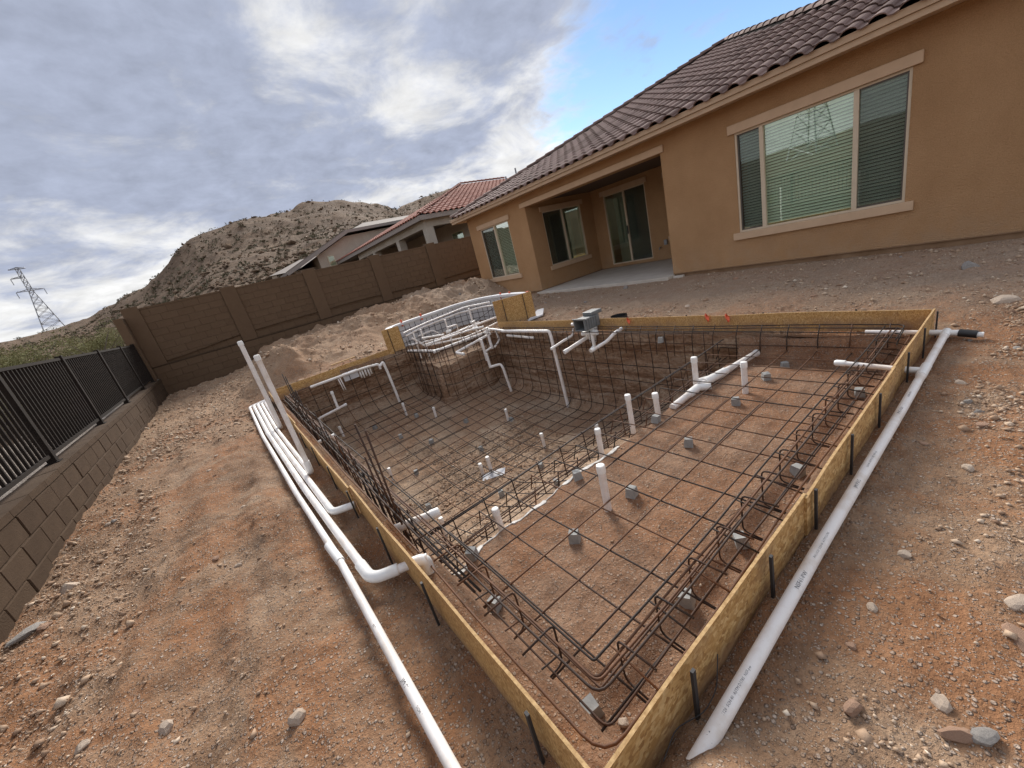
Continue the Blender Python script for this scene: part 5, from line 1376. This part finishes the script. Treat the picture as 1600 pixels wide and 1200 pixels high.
    for q in resample(front, .25): bar(M_, [(q.x, q.y, -.2), (q.x, q.y, .12), (q.x * .6 + 4.35 * .4, q.y * .6 + 8.3 * .4, .16)], .005, 5, 0.04, 'bar', .006)
    bar(M_, [(4.9, 7.0, .05), (4.75, 7.05, .5), (3.9, 7.4, .16)], .005, 5, 0.04)
    # slack tie wire outside the form
    top('tie_wire', MB().tube(fillet([(0.86, 0.52, 0.10), (0.80, 0.50, 0.02), (0.72, 0.50, 0.005), (0.62, 0.54, 0.01), (0.52, 0.52, 0.012)], .03, 4), 0.0018, 5), 'stake_steel', 'thin curl of tie wire lying between form and thick pipe', 'wire')


build_rebar()

# concrete spacer blocks
DB = None


def dobie(x, y, z, rot, s=1.0):
    global DB
    if DB is None:
        h = 0.072; a, b = 0.036, 0.030
        mb = MB().add([(-a, -a, 0), (a, -a, 0), (a, a, 0), (-a, a, 0), (-b, -b, h), (b, -b, h), (b, b, h), (-b, b, h)], [(3, 2, 1, 0), (4, 5, 6, 7), (0, 1, 5, 4), (1, 2, 6, 5), (2, 3, 7, 6), (3, 0, 4, 7)])
        DB = mesh_of('spacer_block', mb, 'dobie')
    o = bpy.data.objects.new('spacer_block', DB); col.objects.link(o); o.location = (x, y, z - .004); o.rotation_euler = (random.gauss(0, .06), random.gauss(0, .06), rot); o.scale = (s, s, s)
    return o


for (x, y) in ((1.22, 1.60), (1.76, 1.56), (2.52, 1.57), (3.32, 1.56), (3.93, 1.55), (4.42, 1.56), (1.72, 2.03), (2.77, 2.02), (0.71, 2.03), (0.60, 1.64), (1.25, 0.88), (1.76, 0.85), (2.56, 0.85), (3.90, 0.84), (0.585, 0.92)):
    tag(dobie(x, y, pz(x, y), random.uniform(0, 1.5), 0.95), 'grey concrete spacer block propping the rebar on the pool shelf', 'spacer block', 'concrete spacer blocks on the shelf')
for (x, y) in ((3.5, 5.6), (2.95, 6.3), (2.42, 7.3), (1.66, 7.6), (1.85, 6.8), (2.15, 6.2), (1.55, 5.6), (2.6, 5.3), (1.3, 4.7), (2.0, 3.9), (1.6, 3.4), (2.7, 3.9), (3.2, 3.2), (0.95, 6.6), (0.95, 5.4), (2.3, 3.1)):
    tag(dobie(x, y, pz(x, y), random.uniform(0, 1.5)), 'grey concrete spacer block on the gravel floor of the deep pool', 'spacer block', 'concrete spacer blocks on the pool floor')
tag(dobie(4.53, 3.05, -0.12, .4, 1.0), 'grey concrete spacer block wedged behind the bars of the house side wall', 'spacer block')

# chalky white line on the shelf edge
def chalk():
    vs, fs = [], []; n = 150
    for i in range(n + 1):
        x = 0.52 + 1.75 * i / n; wv = 0.004 + 0.024 * abs(float(fbm(np.array([x * 6]), np.array([2.2]), seed=5, oct=4)[0])); 
        if float(vnoise(np.array([x * 4.1]), np.array([7.7]), seed=8)[0]) < -0.2: wv *= 0.2
        yc = 2.045 - 0.03 * float(fbm(np.array([x * 2.1]), np.array([2.05 * 2.1]), seed=61, oct=3)[0]) + 0.006 * float(fbm(np.array([x * 15]), np.array([1.]), seed=3, oct=2)[0])
        for s in (-1, 1):
            yy = yc + s * wv * (1 if s < 0 else 0.6); vs.append((x, yy, pz(x, min(yy, 2.04)) + 0.006))
        for s in (-1, 1):
            yy = yc + s * wv * (1.1 if s < 0 else 0.6); vs.append((x, yy, pz(x, min(yy, 2.04)) - 0.02))
    for i in range(n): b = 4 * i; fs += [(b, b + 4, b + 5, b + 1), (b, b + 2, b + 6, b + 4), (b + 1, b + 5, b + 7, b + 3)]
    top('chalk_line', MB().add(vs, fs), 'chalk', 'ragged white plaster line along the edge of the pool shelf', 'plaster line')


chalk()
# orange ribbons tied to the house side form
for (y, z, lab) in ((3.62, .15, 'orange marking ribbon on the form next to the skimmer'), (2.46, .17, 'orange marking ribbon in the middle of the house side form'), (2.22, .16, 'smaller orange marking ribbon beside another on the house side form')):
    m = MB(); x = PX1 - .03
    m.add([(x, y - .02, z), (x - .012, y + .01, z + .055), (x, y + .035, z + .03), (x - .02, y + .015, z - .01), (x - .008, y - .005, z - .06), (x - .022, y - .028, z - .04)], [(0, 1, 2), (0, 2, 3), (0, 3, 5), (3, 4, 5), (1, 3, 2)])
    top('marking_ribbon', m, 'orange_paint', lab, 'ribbon')

# ================================================================== STONES
def rock(x, y, s, mat, lab, grp=None, asp=(1, 1, .6), rot=None, z=None, name='rock'):
    rot = random.uniform(0, 3.14) if rot is None else rot
    bm = bmesh.new(); bmesh.ops.create_icosphere(bm, subdivisions=2, radius=1.0); sd_ = random.randint(0, 9999)
    co = np.array([v.co[:] for v in bm.verts]); d = 1 + 0.30 * fbm(co[:, 0] * 1.1, co[:, 1] * 1.1, co[:, 2] * 1.1, seed=sd_, oct=2)
    # chop with a few planes for angular faces
    co = co * d[:, None]
    for k in range(6):
        n = RNG.standard_normal(3); n /= np.linalg.norm(n); h = co @ n; t = RNG.uniform(.55, .85); co = co - np.outer(np.maximum(h - t, 0), n)
    for v, c in zip(bm.verts, co): v.co = c
    me = bpy.data.meshes.new(name); bm.to_mesh(me); bm.free(); me.materials.append(MAT[mat])
    o = bpy.data.objects.new(name, me); col.objects.link(o); zz = gz(x, y) if z is None else z
    o.scale = (s * asp[0], s * asp[1], s * asp[2]); o.rotation_euler = (random.gauss(0, .08), random.gauss(0, .08), rot); o.location = (x, y, zz + s * asp[2] * .10)
    return tag(o, lab, 'rock', grp)


rock(-1.55, 4.12, .062, 'rock_tan', 'pale blocky rock near the foot of the retaining wall', asp=(1.1, .8, .8), rot=.4)
rock(-1.64, 3.66, .085, 'rock_grey', 'flat grey slab of rock by the retaining wall', asp=(1.4, .75, .35), rot=1.0)
rock(-0.81, 2.07, .032, 'rock_tan', 'single pale stone on bare dirt left of the pipes, broader than its neighbour', asp=(1.3, .9, .8))
rock(-0.34, 1.62, .036, 'rock_tan', 'pale stone alone in the dirt close to the long pipe', asp=(1, .9, .8))
rock(-0.93, 2.25, .020, 'rock_red', 'small brown stone beside a broader pale one on bare dirt')
rock(5.59, 0.22, .105, 'rock_tan', 'big pale rock on the dirt between form corner and house', asp=(1.2, .8, .55), rot=.2)
rock(7.25, 0.59, .10, 'rock_grey', 'dark grey rock in front of the house wall', asp=(1.1, .9, .8))
rock(1.19, 0.05, .028, 'rock_tan', 'pale angular stone to the right of the thick pipe', asp=(1.2, .8, .6), rot=.3)
rock(1.12, 0.010, .037, 'rock_red', 'reddish oblong stone touching a grey one beyond the thick pipe', asp=(1.3, .6, .5), rot=2.3)
rock(1.15, -0.030, .038, 'rock_grey', 'grey oblong stone touching a reddish one beyond the thick pipe', asp=(1.2, .65, .5), rot=2.6)
rock(1.72, -0.06, .037, 'rock_tan', 'pale half-buried rock far out from the thick pipe', asp=(1.2, .9, .5))
rock(1.56, -0.07, .040, 'rock_red', 'brown flat rock beside a pale half-buried one', asp=(1.3, .9, .35))
rock(3.02, 0.13, .034, 'rock_red', 'reddish flat stone on the dirt near the pipe tee', asp=(1, .8, .4))
rock(0.63, 0.80, .024, 'rock_tan', 'pale stone in the trench at the near pool corner', z=-.30)
lab = 'loose angular stone lying on the bare dirt of the yard'
for i in range(70):
    if i < 30: x, y = random.uniform(-1.72, -0.2), random.uniform(1.7, 7.5); x = -1.72 + (x + 1.72) * random.random() ** .8
    elif i < 52: x, y = random.uniform(0.8, 5.5), random.uniform(-0.35, 0.33)
    elif i < 62: x, y = random.uniform(5.2, 8.2), random.uniform(0.3, 9.0)
    else: x, y = random.uniform(1.0, 8.0), random.uniform(10.5, 13.5)
    s = random.uniform(.016, .040) * (1.8 if i >= 52 else 1); rock(x, y, s, random.choice(['rock_tan', 'rock_tan', 'rock_grey', 'rock_red']), lab, 'loose stones on the dirt', (1, random.uniform(.6, 1), random.uniform(.4, .8)))


def gravel():
    P, S = [], []

    def put(n, x0, x1, y0, y1, smin, smax, patch=0.0, pw=2.6, fn=g):
        x = RNG.uniform(x0, x1, n); y = RNG.uniform(y0, y1, n)
        k = np.ones(n, bool)
        if patch > 0: k = (fbm(x * 1.5, y * 1.5, seed=301, oct=3) + RNG.uniform(-.6, .6, n)) > patch - .5
        if fn is g: k &= ~((x > PX0 - .012) & (x < PX1 + .012) & (y > PY0 - .012) & (y < PY1 + .012)); k &= (x < 8.6) & (x > -1.78)
        x, y = x[k], y[k]; s = smin * (1 - RNG.uniform(0, 1, len(x)) * (1 - (smin / smax) ** pw)) ** (-1 / pw)
        P.append(np.stack([x, y, fn(x, y)], 1)); S.append(np.clip(s, smin, smax))
    put(15000, -1.78, 0.3, 0.9, 6.5, .0025, .018, .65)
    put(11000, -1.78, -1.05, 1.2, 9.0, .004, .040, .25, 2.5)
    put(16000, 0.4, 5.5, -0.45, 0.5, .0025, .020, .6)
    put(9000, 0.6, 5.5, -0.45, 0.2, .005, .030, .6, 2.3)
    put(26000, 4.75, 8.6, -0.4, 11.5, .005, .040, .35, 2.3)
    put(11000, -1.78, 0.3, 6.5, 15.3, .007, .045, .35, 2.3)
    put(13000, 0.3, 8.6, 8.65, 15.3, .009, .075, .3, 2.2)
    o = scatter('gravel', np.concatenate(P), np.concatenate(S), 'stone', (OV, OF), .7, .22); tag(o, 'loose gravel and small stones over the dirt yard', 'gravel', kind='stuff')
    P.clear(); S.clear()
    put(5000, HX0 + .06, HX1 - .06, 0.7, 2.03, .002, .010, .55, 2.8, pit)
    put(11000, HX0 + .1, HX1 - .1, 2.4, 8.3, .006, .028, .45, 2.3, pit)
    put(5000, 1.0, 3.6, 3.2, 5.6, .008, .030, .2, 2.3, pit)
    o = scatter('pool_gravel', np.concatenate(P), np.concatenate(S), 'stone', (OV, OF), .7, .22, np.clip(RNG.normal(.55, .2, sum(len(p) for p in P)), 0, 1)); tag(o, 'loose gravel on the shelf and floor of the pool dig', 'gravel', kind='stuff')


gravel()
